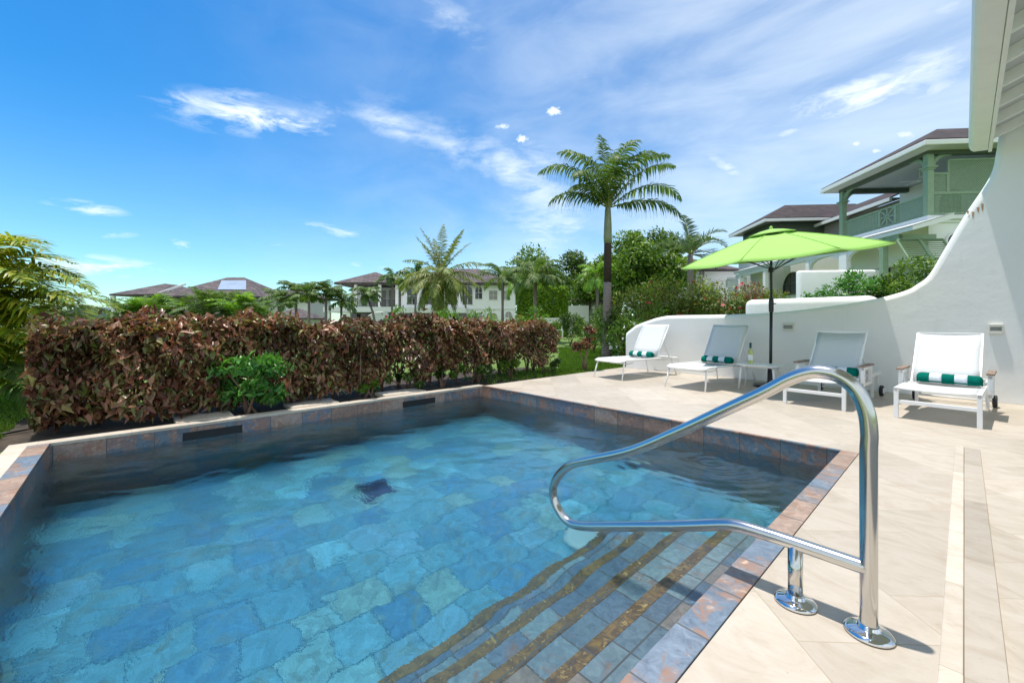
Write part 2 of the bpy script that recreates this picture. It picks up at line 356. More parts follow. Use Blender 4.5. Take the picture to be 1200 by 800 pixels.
M['alu'] = simple('white coated aluminium', (.80,.80,.79), .32, var=.02)
M['steel'], t, b = newmat('brushed stainless steel'); tc = t.add('ShaderNodeTexCoord').outputs['Object']
b.inputs['Metallic'].default_value = 1; b.inputs['Base Color'].default_value = (.60,.585,.56,1)
t.put(b.inputs['Roughness'], t.math('MULTIPLY_ADD', t.noise(tc, 9, 4), .10, .13))
M['chrome'] = simple('polished flange steel', (.72,.72,.73), .05, 1.0, var=.01)
M['black'] = simple('black coated metal', (.018,.018,.02), .35, var=.1)
M['rubber'] = simple('black rubber', (.02,.02,.022), .7, var=.1)
M['teak'], t, b = newmat('weathered teak'); tc = t.add('ShaderNodeTexCoord').outputs['Object']
t.l.new(t.ramp(t.noise(t.mapping(tc, scale=(30, 3, 30)), 3, 6), [(.3, (.16,.105,.075)), (.7, (.33,.24,.18))]), b.inputs['Base Color']); b.inputs['Roughness'].default_value = .7
M['green_paint'] = simple('sage green painted timber', (.235,.33,.21), .5, var=.08)
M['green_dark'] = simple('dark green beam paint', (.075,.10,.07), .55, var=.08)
M['roof_brown'] = shingle('brown cedar shingles', [(.018,.011,.012), (.036,.021,.021), (.058,.036,.034)])
M['roof_grey'] = shingle('grey brown shingles', [(.06,.045,.05), (.095,.074,.075), (.13,.105,.10)], row=.35, bw=.5)
M['glass_dark'] = simple('dark window glass', (.015,.02,.024), .06, var=.2, spec=.8)
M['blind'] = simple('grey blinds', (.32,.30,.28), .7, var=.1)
M['solar'] = simple('glass solar panel', (.45,.50,.55), .12, .3, var=.1, nscale=1)  # pale base colour imitates a whitish reflection on the panel
M['bark_palm'], t, b = newmat('ringed palm bark'); tc = t.add('ShaderNodeTexCoord').outputs['Object']
wv = t.add('ShaderNodeTexWave', wave_type='BANDS', bands_direction='Z'); wv.inputs['Scale'].default_value = 6.0; wv.inputs['Distortion'].default_value = 1.6; wv.inputs['Detail'].default_value = 3; wv.inputs['Detail Scale'].default_value = 3; t.l.new(tc, wv.inputs[0])
t.l.new(t.mix(t.noise(tc, 9, 5), t.ramp(wv.outputs[1], [(.1, (.16,.12,.11)), (.5, (.33,.27,.25)), (1, (.42,.35,.33))]), (.20,.16,.15)), b.inputs['Base Color']); b.inputs['Roughness'].default_value = .85
bp = t.add('ShaderNodeBump'); bp.inputs['Strength'].default_value = .8; bp.inputs['Distance'].default_value = .02; t.l.new(wv.outputs[1], bp.inputs['Height']); t.l.new(bp.outputs[0], b.inputs['Normal'])
M['bark_fibre'] = simple('dark palm fibre', (.045,.03,.022), .95, var=.5, nscale=30, bump=1, bscale=40)
M['bark'] = simple('brown bark', (.12,.085,.06), .9, var=.4, nscale=12, bump=.8, bscale=25)
M['twig'] = simple('tan shrub stems', (.22,.14,.10), .8, var=.3, nscale=20)
M['shaft'] = simple('green crownshaft', (.19,.215,.12), .4, var=.25, nscale=5)
M['copper'] = leafmat('copperleaf', [(.04,.016,.014), (.15,.055,.04), (.27,.11,.08), (.34,.16,.11), (.11,.13,.035), (.36,.31,.16), (.18,.065,.055), (.46,.27,.19), (.06,.022,.02), (.18,.22,.06), (.10,.035,.03), (.09,.13,.03)], .32, .22, nscale=1.3, tcol=(1.2,1.0,.7))
M['g_dark'] = leafmat('dark green leaves', [(.035,.075,.018), (.07,.14,.025), (.11,.19,.035), (.05,.105,.02), (.16,.24,.06)], .45, .25, nscale=.8)
M['g_mid'] = leafmat('mid green leaves', [(.05,.12,.015), (.10,.20,.025), (.16,.27,.04), (.07,.15,.02), (.22,.33,.07)], .45, .3, nscale=1.0)
M['g_light'] = leafmat('light green leaves', [(.08,.20,.02), (.14,.30,.03), (.20,.36,.05), (.10,.24,.02)], .45, .4, nscale=1.0)
M['g_shrub'] = leafmat('glossy shrub leaves', [(.04,.15,.025), (.08,.24,.04), (.14,.33,.06), (.055,.18,.03)], .35, .3)
M['g_hedge'] = leafmat('clipped hedge leaves', [(.10,.22,.01), (.18,.32,.02), (.25,.40,.03), (.13,.26,.015)], .5, .3)
M['palm_g'] = leafmat('palm leaflets', [(.045,.09,.022), (.08,.14,.035), (.13,.19,.05), (.06,.11,.027), (.20,.26,.10)], .5, .3, tcol=(1.4,1.6,.6), spec=.2)
M['palm_y'] = leafmat('golden palm leaflets', [(.22,.30,.02), (.40,.40,.03), (.14,.25,.015), (.52,.44,.05), (.08,.17,.012), (.28,.36,.02)], .4, .35, tcol=(1.3,1.3,.5))
M['palm_c'] = leafmat('coconut leaflets', [(.06,.12,.02), (.13,.19,.03), (.22,.24,.04), (.08,.14,.02), (.28,.25,.05)], .55, .3, tcol=(1.4,1.4,.5))
M['palm_b'] = leafmat('bluish palm leaflets', [(.06,.11,.07), (.10,.16,.10), (.14,.20,.14)], .4, .25)
M['hib'] = leafmat('hibiscus leaves', [(.05,.11,.02), (.12,.22,.03), (.22,.30,.05), (.20,.13,.05), (.08,.16,.025), (.16,.27,.04), (.28,.30,.07), (.10,.20,.03)], .45, .3, nscale=1.0)
M['red_fl'] = leafmat('red blossoms', [(.5,.02,.03), (.65,.04,.06), (.45,.03,.08)], .5, .3, tcol=(1,1,1))
M['white_fl'] = leafmat('white blossoms', [(.8,.8,.75), (.75,.78,.78)], .5, .3, tcol=(1,1,1))
M['pink_leaf'] = leafmat('pinkish dry leaves', [(.20,.10,.08), (.30,.16,.13), (.16,.12,.05), (.36,.22,.18)], .5, .3, tcol=(1.2,1,.9))
M['rachis'] = simple('palm leaf stalk', (.22,.24,.06), .5, var=.2)
M['soil'] = simple('dark garden soil', (.045,.032,.022), .95, var=.5, nscale=9, bump=1, bscale=18)
M['lawn'], t, b = newmat('lawn'); tc = t.add('ShaderNodeTexCoord').outputs['Object']
t.l.new(t.mix(t.noise(tc, 45, 4), t.ramp(t.noise(tc, .35, 6), [(.3, (.045,.10,.012)), (.7, (.09,.17,.02))]), (.13,.19,.03)), b.inputs['Base Color']); b.inputs['Roughness'].default_value = .9
M['grass'] = leafmat('grass blades', [(.08,.18,.015), (.13,.25,.025), (.18,.29,.035), (.06,.13,.012)], .5, .4)
M['pipe'] = simple('black garden pipe', (.02,.02,.02), .5)
M['umb'], t, b = newmat('lime umbrella canvas'); b.inputs['Base Color'].default_value = (.31,.56,.12,1); b.inputs['Roughness'].default_value = .8
tc = t.add('ShaderNodeTexCoord').outputs['Object']; bp = t.add('ShaderNodeBump'); bp.inputs['Strength'].default_value = .25; bp.inputs['Distance'].default_value = .02
t.l.new(t.noise(tc, 5, 3), bp.inputs['Height']); t.l.new(bp.outputs[0], b.inputs['Normal'])
tr = t.add('ShaderNodeBsdfTranslucent'); tr.inputs[0].default_value = (.30,.62,.02,1); mx = t.add('ShaderNodeMixShader'); mx.inputs[0].default_value = .07
t.l.new(b.outputs[0], mx.inputs[1]); t.l.new(tr.outputs[0], mx.inputs[2]); t.l.new(mx.outputs[0], t.n['Material Output'].inputs[0])
M['sling'], t, b = newmat('white mesh sling'); b.inputs['Base Color'].default_value = (.78,.80,.80,1); b.inputs['Roughness'].default_value = .6
tc = t.add('ShaderNodeTexCoord').outputs['Object']; bp = t.add('ShaderNodeBump'); bp.inputs['Strength'].default_value = .3; bp.inputs['Distance'].default_value = .002
ck = t.add('ShaderNodeTexChecker'); ck.inputs['Scale'].default_value = 260; t.l.new(tc, ck.inputs[0]); t.l.new(ck.outputs[1], bp.inputs['Height']); t.l.new(bp.outputs[0], b.inputs['Normal'])
tr = t.add('ShaderNodeBsdfTranslucent'); tr.inputs[0].default_value = (.75,.78,.8,1); mx = t.add('ShaderNodeMixShader'); mx.inputs[0].default_value = .3
t.l.new(b.outputs[0], mx.inputs[1]); t.l.new(tr.outputs[0], mx.inputs[2]); t.l.new(mx.outputs[0], t.n['Material Output'].inputs[0])
def terry(name, c):
    return simple(name, c, .95, var=.15, nscale=60, bump=1.0, bscale=220, spec=.1)
M['towel_g'] = terry('teal terry cloth', (.0,.16,.12)); M['towel_w'] = terry('white terry cloth', (.75,.80,.86))
M['bottle'], t, b = newmat('pale green bottle glass'); b.inputs['Base Color'].default_value = (.78,.85,.35,1); b.inputs['Transmission Weight'].default_value = .85; b.inputs['Roughness'].default_value = .03; b.inputs['IOR'].default_value = 1.35
M['foil'] = simple('dark teal foil', (.01,.06,.07), .3, .5); M['label'] = simple('pale bottle label', (.72,.72,.68), .6, var=.02)
M['plastic'] = simple('cream plastic fitting', (.70,.68,.60), .4, var=.02); M['grille'] = simple('grey louvre', (.34,.34,.32), .5)  # louvre slats are greyer than their cream housing
M['rust'] = simple('rust stain', (.42,.27,.17), .8, var=.3, nscale=20)
M['hole'] = simple('painted opening shade', (.012,.014,.016), .6)
M['drain'] = slate('blue drain tile', 'xy', .1, .1, [(.02,.03,.10), (.03,.04,.14), (.015,.025,.08)], 0, rust=0, mortar=.004)
M['hill'] = simple('distant wooded hill', (.07,.11,.10), .9, var=.3, nscale=.05)
M['water'], t, b = newmat('pool water'); t.n.remove(b)
gl = t.add('ShaderNodeBsdfGlass'); gl.inputs['IOR'].default_value = 1.33; gl.inputs['Roughness'].default_value = 0.0; gl.inputs['Color'].default_value = (.96,1,1,1)
tc = t.add('ShaderNodeTexCoord').outputs['Object']
sxw = t.add('ShaderNodeSeparateXYZ'); t.l.new(tc, sxw.inputs[0])
lively = t.math('ADD', t.sstep(sxw.outputs[0], -1.4, -5.0), t.math('MULTIPLY', t.sstep(sxw.outputs[1], 2.2, 3.6), .5))
bp = t.add('ShaderNodeBump'); t.put(bp.inputs['Strength'], t.math('MULTIPLY_ADD', lively, .45, .16)); bp.inputs['Distance'].default_value = .006
t.l.new(t.math('ADD', t.noise(t.mapping(tc, rot=(0,0,.5), scale=(1, 1.8, 1)), 12, 3, .5, .7), t.math('MULTIPLY', t.noise(t.mapping(tc, rot=(0,0,.3), scale=(1, 2.2, 1)), 34, 3, .5, .3), .38)), bp.inputs['Height']); t.l.new(bp.outputs[0], gl.inputs['Normal'])
t.l.new(gl.outputs[0], t.n['Material Output'].inputs[0])
va = t.add('ShaderNodeVolumeAbsorption'); va.inputs['Color'].default_value = (.20,.74,.94,1); va.inputs['Density'].default_value = .46
t.l.new(va.outputs[0], t.n['Material Output'].inputs[1])
# ------------------------------------------------------------------ ground
XB, XC, YD, YA = -5.35, -0.68, -0.52, 4.25      # inner faces of the pool
XO = -0.565                                       # outer edge of the near coping
ZW = -0.16; ZF = -1.42
g = MB(); o_ = [(-900,-900),(900,-900),(900,900),(-900,900)]; i_ = [(-5.52,-.79),(-.3,-.79),(-.3,4.45),(-5.52,4.45)]
g._add([(x,y,-.05) for x,y in o_+i_], [(0,1,5,4),(1,2,6,5),(2,3,7,6),(3,0,4,7)])
tag(g.build('lawn', M['lawn']), kind='structure')
d = MB()
d.box(XO, 7, -6, 8.6, -.07, 0); d.box(-5.34, XO, YA+.035, 8.6, -.07, 0)
tag(d.build('terrace_paving', M['deck']), kind='structure')
s = MB(); s.quad((-7.6,-1.3,-.046),(-5.5,-1.3,-.046),(-5.5,7.0,-.046),(-7.2,7.0,-.046)); tag(s.build('planting_bed_soil', M['soil']), kind='structure')

# ------------------------------------------------------------------ pool
pool = empty('swimming_pool', (-3, 1.9, 0), 0, 'slate tiled swimming pool with submerged entry steps in the pale stone terrace', 'swimming pool')
def P(name, mb, mat, parent=pool, **k):
    o = mb.build(name, mat, None, **k); o.parent = parent
    pl = parent.location.copy(); q = parent.parent
    o.location = -pl if q is None else -pl
    if q is not None: o.location = -(pl + q.location)
    return o
def PT(name, mb, mat, parent, **k):      # geometry given in world coordinates, parent an empty or a mesh built by PT
    o = mb.build(name, mat, None, **k); o.parent = parent
    if parent.type == 'EMPTY':
        T = Matrix.Translation(parent.location) @ Matrix.Rotation(parent.rotation_euler.z, 4, 'Z'); o.matrix_local = T.inverted()
    return o
recv = []
recv.append(PT('pool_floor', MB().quad((XB-.1,YD-.1,ZF),(XC+.1,YD-.1,ZF),(XC+.1,YA+.1,ZF),(XB-.1,YA+.1,ZF)), M['floor'], pool))
recv.append(PT('pool_wall', MB().box(XB-.15, XB, YD-.13, YA+.15, ZF-.05, -.03), M['slate_x'], pool))
recv.append(PT('pool_wall', MB().box(XB, XC, YA, YA+.15, ZF-.05, -.012), M['slate_y'], pool))
recv.append(PT('pool_wall', MB().box(XC, XC+.1, YD-.13, YA+.15, ZF-.05, -.03), M['slate_x'], pool))
recv.append(PT('pool_wall', MB().box(XB, XC, YD-.13, YD, ZF-.05, -.02), M['slate_y'], pool))
# coping: travertine strip with three lids at the hedge side, slate elsewhere
PT('coping', MB().box(XB-.145, XB-.003, YD-.25, YA+.035, -.028, .002), M['trav_edge'], pool, bevel=.003)
PT('coping', MB().box(XB-.002, XC+.06, YD-.13, YD-.001, -.02, .003), M['slate_cop'], pool, bevel=.002)
PT('coping', MB().box(XB-.002, XO, YD-.25, YD-.131, -.03, .0), M['trav_edge'], pool, bevel=.002)
PT('coping', MB().box(XC+.001, XO-.004, YD-.13, YA+.03, -.028, .003), M['slate_cop'], pool, bevel=.002)
PT('coping', MB().box(XB, XC, YA-.004, YA+.033, -.012, .004), M['slate_y'], pool, bevel=.002)
for a, b in ((206, 274), (341, 397), (451, 499)):
    ya = on_x(a, 480, XB-.16)[0]; yb = on_x(b, 480, XB-.16)[0]
    PT('skimmer_lid', MB().box(XB-.50, XB-.147, ya, yb, -.03, .012), M['trav_edge'], pool, bevel=.004)
for a, b in ((214, 284), (472, 510)):
    ya = on_x(a, 507, XB)[0]; yb = on_x(b, 507, XB)[0]
    m = MB(); m.box(XB-.02, XB+.004, ya, yb, ZW+.0, ZW+.085); PT('skimmer_opening', m, M['hole'], pool, bevel=.002)  # solid near-black block; its colour stands in for shade inside the slot
YS = 2.62
edges = [XC, -.977, -1.243, -1.505, -1.78]; zs = [-.20, -.42, -.64, -.86]
for k in range(4):
    st = PT('step', MB().box(edges[k+1]+.058, edges[0]+.05 if k == 0 else edges[k]+.01, YD-.02, YS, ZF-.02, zs[k]), M['slate_tread'], pool)
    no = MB().box(edges[k+1], edges[k+1]+.057, YD-.02, YS, ZF-.02, zs[k]+.002)
    n_ = no.build('nosing', M['nosing'], None); n_.parent = st; recv += [st, n_]
dr = W(0, 0); p_ = at(440, 573, 1)
# the drain sits on the floor where the refracted dark square shows
PT('floor_drain', MB().box(-4.16, -3.84, 1.65, 1.97, ZF+.002, ZF+.012), M['drain'], pool); recv.append(pool.children[-1])
m = MB(); c_ = Vector((-2.13, 2.75, ZF+.002))
lm = MB().lathe([(0.0, 0), (.085, 0), (.10, .012), (.10, .03), (.06, .035), (0.001, .036)], 28)
lm.v = [(c_.x + v[0]*1.6, c_.y + v[1]*1.6, c_.z + v[2]) for v in lm.v]
PT('pool_light', lm, M['plastic'], pool, smooth=True)

# ------------------------------------------------------------------ water
nx, ny = 300, 310
X_, Y_ = np.meshgrid(np.linspace(XB-.02, XC+.02, nx), np.linspace(YD-.02, YA+.02, ny), indexing='ij')
Z_ = np.zeros_like(X_); r2 = np.random.default_rng(5)
for i in range(46):
    lam = 10**r2.uniform(-1.0, -.25); th = r2.normal(2.2, .75); k = 2*PI/lam; a = .0030*(lam/.5)**1.1
    ph = r2.uniform(0, 6.28); wob = .5*np.sin(1.3*X_*r2.uniform(.5, 2)+1.7*Y_*r2.uniform(.5, 2)+ph)
    Z_ += a*np.sin(k*(math.cos(th)*X_+math.sin(th)*Y_)+ph+wob)
# ripples are livelier towards the far and left sides, calm over the steps
calm = 1/(1+np.exp(-((-X_)-1.5)*2.2)); amp = .22 + 1.25*calm + .5*np.exp(-((X_+1.4)**2+(Y_-3.6)**2)/.9)
Z_ *= amp*.19
def jet(cx, cy, a, lam, s_):
    r = np.hypot(X_-cx, Y_-cy); return a*np.sin(2*PI*r/lam)*np.exp(-(r/s_)**2)
Z_ += jet(-1.5, 3.7, .0014, .11, .9) + jet(-4.4, 4.0, .0014, .12, .8) + jet(-4.6, .2, .001, .15, 1.2)
V = np.stack([X_, Y_, ZW+Z_], -1).reshape(-1, 3)
I = np.arange(nx*ny).reshape(nx, ny)
Fq = np.stack([I[:-1,:-1], I[1:,:-1], I[1:,1:], I[:-1,1:]], -1).reshape(-1, 4)
# close the body of water: skirt and bottom just outside the pool's faces
per = np.concatenate([I[:,0], I[-1,1:], I[-2::-1,-1], I[0,-2:0:-1]])
nb = len(per); base = len(V); VB = V[per].copy(); VB[:,2] = ZF-.03; V = np.vstack([V, VB, [[-3, 1.9, ZF-.03]]])
q = np.arange(nb); qn = (q+1) % nb
side = np.stack([per[q], base+q, base+qn, per[qn]], -1)
capf = np.stack([base+q, np.full(nb, base+nb), np.full(nb, base+nb), base+qn], -1)
me = bpy.data.meshes.new('pool_water')
faces = [tuple(f) for f in Fq.tolist()] + [tuple(f) for f in side.tolist()] + [(int(a), int(b), int(d_)) for a, b, _, d_ in capf.tolist()]
me.from_pydata(V.tolist(), [], faces); me.polygons.foreach_set('use_smooth', [True]*len(Fq)+[False]*(len(faces)-len(Fq))); me.update()
water = link_mesh('pool_water', me, M['water']); tag(water, kind='structure')
try:
    water.is_caustics_caster = True
    for o in recv: o.is_caustics_receiver = True
    sl.cycles.is_caustics_light = True
    print('MNEE on')
except Exception as e: print('MNEE', e)

# ------------------------------------------------------------------ paving strip
st = empty('paving_strip', (.0, 1.5, 0), 0, 'narrow raised travertine strip with a pale and a darker band in the terrace paving', 'paving strip')
PT('pale_strip', MB().box(-.052, -.001, -4, 5.12, -.02, .016), M['trav_edge'], st, bevel=.004)
PT('dark_strip', MB().box(0, .088, -4, 5.10, -.02, .010), M['trav_dark'], st, bevel=.002)  # same travertine pattern in a darker tone

# ------------------------------------------------------------------ garden wall
YW = 8.3
pts = [(1172,150),(1168,175),(1160,206),(1130,252),(1105,294),(1088,322),(1074,333),(1060,340.5),(1025,350),(976,358),(913,365.5),(850,368.5),(790,369.5),(772,371.5),(757,376),(744,381)]
ol = [on_y(x, y, YW) for x, y in pts]
def catmull(P_, k=6):
    out = []; n = len(P_)
    for i in range(n-1):
        p0, p1, p2, p3 = [Vector(P_[j]) for j in (max(i-1,0), i, i+1, min(i+2, n-1))]
        for j in range(k):
            t_ = j/k; out.append(.5*((2*p1)+(p2-p0)*t_+(2*p0-5*p1+4*p2-p3)*t_*t_+(3*p1-p0-3*p2+p3)*t_**3))
    out.append(Vector(P_[-1])); return out
sm = catmull([(x, z, 0) for x, z in ol], 5)
x0, z0 = sm[-1].x, sm[-1].y; xe = on_y(732, 392, YW)[0]; ze = on_y(732, 392, YW)[1]
poly = [(6.0, -.06), (6.0, 3.75), (sm[0].x+.25, 3.75)] + [(p.x, p.y) for p in sm] + [(xe+.06, ze+.07), (xe+.012, ze+.03), (xe, ze-.05), (xe, -.06)]
gw = MB().prism(poly, YW, YW+.32, 'y')
gwo = gw.build('garden_wall', M['white'], bevel=.07, seg=4, autosm=True)
gwo.modifiers['bevel'].angle_limit = R(55)
for p in gwo.data.polygons: p.use_smooth = True
tag(gwo, 'long white stucco wall behind the loungers, sweeping up to the eave at its right end', 'wall')
rs = MB()
for px, py, h_ in ((1134,243,.045),(1140,246,.09),(1146,240,.07),(1151,237,.10)):
    x, z = on_y(px, py+6, YW); rs.prism([(x-.012, z+h_*.5), (x+.014, z+h_*.45), (x+.006, z-h_*.6), (x-.004, z-h_*.3)], YW-.0025, YW+.002, 'y')
o = rs.build('rust_mark', M['rust'], gwo)
m = MB(); m.box(-3.05, -1.0, 9.25, 9.75, -.05, 1.50)
tag(m.build('boundary_wall', M['white'], bevel=.12, seg=4, smooth=True), 'low white rounded wall end just behind the umbrella pole and beyond the long wall', 'wall')

def louvre(px, py, hw, hh, label):
    x, z = on_y(px, py, YW); r_ = empty('wall_light', (x, YW, z), 0, label, 'wall light')
    b = MB(); b.box(-hw, hw, -.035, 0, hh*.42, hh); b.box(-hw, hw, -.035, 0, -hh, -hh*.42); b.box(-hw, -hw*.78, -.035, 0, -hh*.42, hh*.42); b.box(hw*.78, hw, -.035, 0, -hh*.42, hh*.42)
    b.build('housing', M['plastic'], r_, bevel=.004)
    l = MB()
    for i in range(4): l.box(-hw*.77, hw*.77, -.026, -.004, -hh*.40+i*hh*.2, -hh*.40+i*hh*.2+hh*.11)
    l.build('louvre', M['grille'], r_)
louvre(1167, 385.5, .062, .066, 'cream louvred light box on the white wall above the rightmost lounger')
louvre(924, 383, .085, .075, 'cream louvred light box on the white wall just right of the umbrella pole')

# ------------------------------------------------------------------ terrace roof at the right
rf = empty('terrace_roof', (.04, 8.3, 3.3), 0, 'white boarded roof eave with exposed rafters overhead at the right', 'roof')
ye = 8.28
b = MB(); b.prism([(.04, 3.40), (.055, 3.345), (.085, 3.315), (.21, 3.30), (.21, 3.62), (.04, 3.60)], -5, ye, 'y')
PT('gutter', b, M['paint'], rf, bevel=.006)
PT('fascia', MB().box(.213, .245, -5, ye, 3.27, 3.64), M['paint'], rf, bevel=.003)
sl_ = .42
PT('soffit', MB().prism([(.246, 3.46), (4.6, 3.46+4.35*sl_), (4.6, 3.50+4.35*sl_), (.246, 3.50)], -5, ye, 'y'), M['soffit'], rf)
PT('roof_covering', MB().prism([(.10, 3.645), (.246, 3.66), (4.8, 3.66+4.55*sl_), (4.8, 3.72+4.55*sl_), (.10, 3.68)], -5.1, ye+.5, 'y'), M['roof_brown'], rf)
y = 7.95
while y > -4.5:
    PT('rafter', MB().prism([(.246, 3.34), (4.6, 3.34+4.35*sl_), (4.6, 3.458+4.35*sl_), (.246, 3.458)], y-.025, y+.025, 'y'), M['paint'], rf); y -= .56
# ------------------------------------------------------------------ handrail
YR = 1.83; hr = empty('handrail', (-.217, YR, 0), 0, 'polished stainless steel figure four handrail beside the pool steps', 'handrail')
def rp(px, py): x, z = on_y(px, py, YR); return Vector((x, YR, z))
X1 = on_y(1018, 745, YR)[0]; X2 = on_y(932, 705, YR)[0]
path = [Vector((X1, YR, .0)), Vector((X1, YR, .25)), Vector((X1, YR, .5))] + [rp(1018.5, 507), rp(1015, 482), rp(1004, 458), rp(986, 442), rp(966, 436), rp(948, 436.5), rp(925, 444), rp(896, 459), rp(850, 480), rp(795, 505.5), rp(740, 528), rp(700, 539)]
path = path[:3] + [Vector((X1, YR, .62))] + path[3:-1] + [rp(695, 538), rp(672, 543.5), rp(658, 553), rp(649, 568), rp(649, 584), rp(657, 601), rp(668, 612), rp(684, 616), rp(715, 616.5), rp(795, 616), rp(845, 614.5), rp(866, 616), rp(900, 626), rp(926, 634.5), rp(1016, 665)]
cp = catmull(path, 9)
RT = .0245
PT('rail', MB().tube(cp, RT, 56), M['steel'], hr, smooth=True)
zt = on_y(932, 637, YR)[1]
PT('post', MB().tube([(X2, YR, 0), (X2, YR, zt)], RT*.98, 48), M['steel'], hr, smooth=True)
for x in (X1, X2):
    f_ = MB().lathe([(.001, .001), (.066, .001), (.069, .006), (.067, .011), (.056, .018), (.036, .022), (.031, .025), (.030, .034), (.026, .036), (.001, .036)], 40, (x, YR, 0))
    PT('flange', f_, M['chrome'], hr, smooth=True)

# ------------------------------------------------------------------ loungers
def sling_sheet(pts, wd, sag=.012, th=.006):
    """sheet along a profile of (y, z), width wd, slightly hollow across"""
    n = 9; v = []; f = []
    for (y, z) in pts:
        for i in range(n):
            u = -1+2*i/(n-1); v.append((u*wd/2, y, z-sag*(1-u*u)))
    for i in range(len(pts)-1):
        for j in range(n-1): f.append((i*n+j, i*n+j+1, (i+1)*n+j+1, (i+1)*n+j))
    b = MB(); b._add(v, f); return b
def solidify(o, t_=.005):
    m_ = o.modifiers.new('thickness', 'SOLIDIFY'); m_.thickness = t_; return o
def lounger_plain():                     # splayed legs, no arms
    r_ = empty('sun_lounger', (0,0,0), 0); wd = .66; zs_ = .35; yh = 1.08; L = 1.78
    sd = MB()
    for sx in (-1, 1):
        sd.tube([(sx*.31, .02, zs_-.025), (sx*.325, .12, zs_), (sx*.325, yh, zs_-.01), (sx*.325, L-.05, zs_-.03), (sx*.30, L, zs_-.03)], .015, 10)
    sd.tube([(-.31, .02, zs_-.025), (-.2, -.01, zs_-.028), (.2, -.01, zs_-.028), (.31, .02, zs_-.025)], .015, 10)
    sd.tube([(-.30, L, zs_-.03), (.30, L, zs_-.03)], .015, 10); sd.tube([(-.32, .34, zs_-.05), (-.2, .34, zs_-.085), (.2, .34, zs_-.085), (.32, .34, zs_-.05)], .011, 8)
    sd.tube([(-.32, 1.35, zs_-.05), (.32, 1.35, zs_-.05)], .011, 8)
    sd.build('frame', M['alu'], r_, smooth=True)
    for sx in (-1, 1):
        for y0, y1 in ((.10, .0), (L-.22, L-.08)):
            MB().tube([(sx*.305, y0, zs_-.01), (sx*.335, y1, .0)], [.0165, .011], 10).build('leg', M['alu'], r_, smooth=True)
    s_ = sling_sheet([(.0, zs_-.02), (.05, zs_+.004), (.15, zs_+.012), (.5, zs_+.0), (yh-.05, zs_-.004)], .63)
    solidify(s_.build('seat_sling', M['sling'], r_, smooth=True))
    a = R(57); bl = .76; bk = empty('backrest', (0,0,0)); bk.parent = r_
    def bp_(t_, off=0): return (yh+math.cos(a)*t_*bl-math.sin(a)*off, zs_+math.sin(a)*t_*bl+math.cos(a)*off)
    fr = MB()
    for sx in (-1, 1): fr.tube([(sx*.30, *bp_(0, -.01)), (sx*.30, *bp_(.5, -.01)), (sx*.295, *bp_(1, -.01))], .013, 10)
    fr.tube([(-.295, *bp_(1, -.01)), (.295, *bp_(1, -.01))], .013, 10)
    bo = fr.build('backrest_frame', M['alu'], r_, smooth=True)
    solidify(sling_sheet([bp_(.02, .004), bp_(.3), bp_(.7), bp_(.93, .006), bp_(1.0, .012)], .585, .016).build('back_sling', M['sling'], r_, smooth=True))
    for sx in (-1, 1): MB().tube([(sx*.285, *bp_(.55, -.025)), (sx*.285, yh+.45, zs_-.02)], .007, 8).build('back_prop', M['alu'], r_, smooth=True)
    bpy.data.objects.remove(bk); return r_
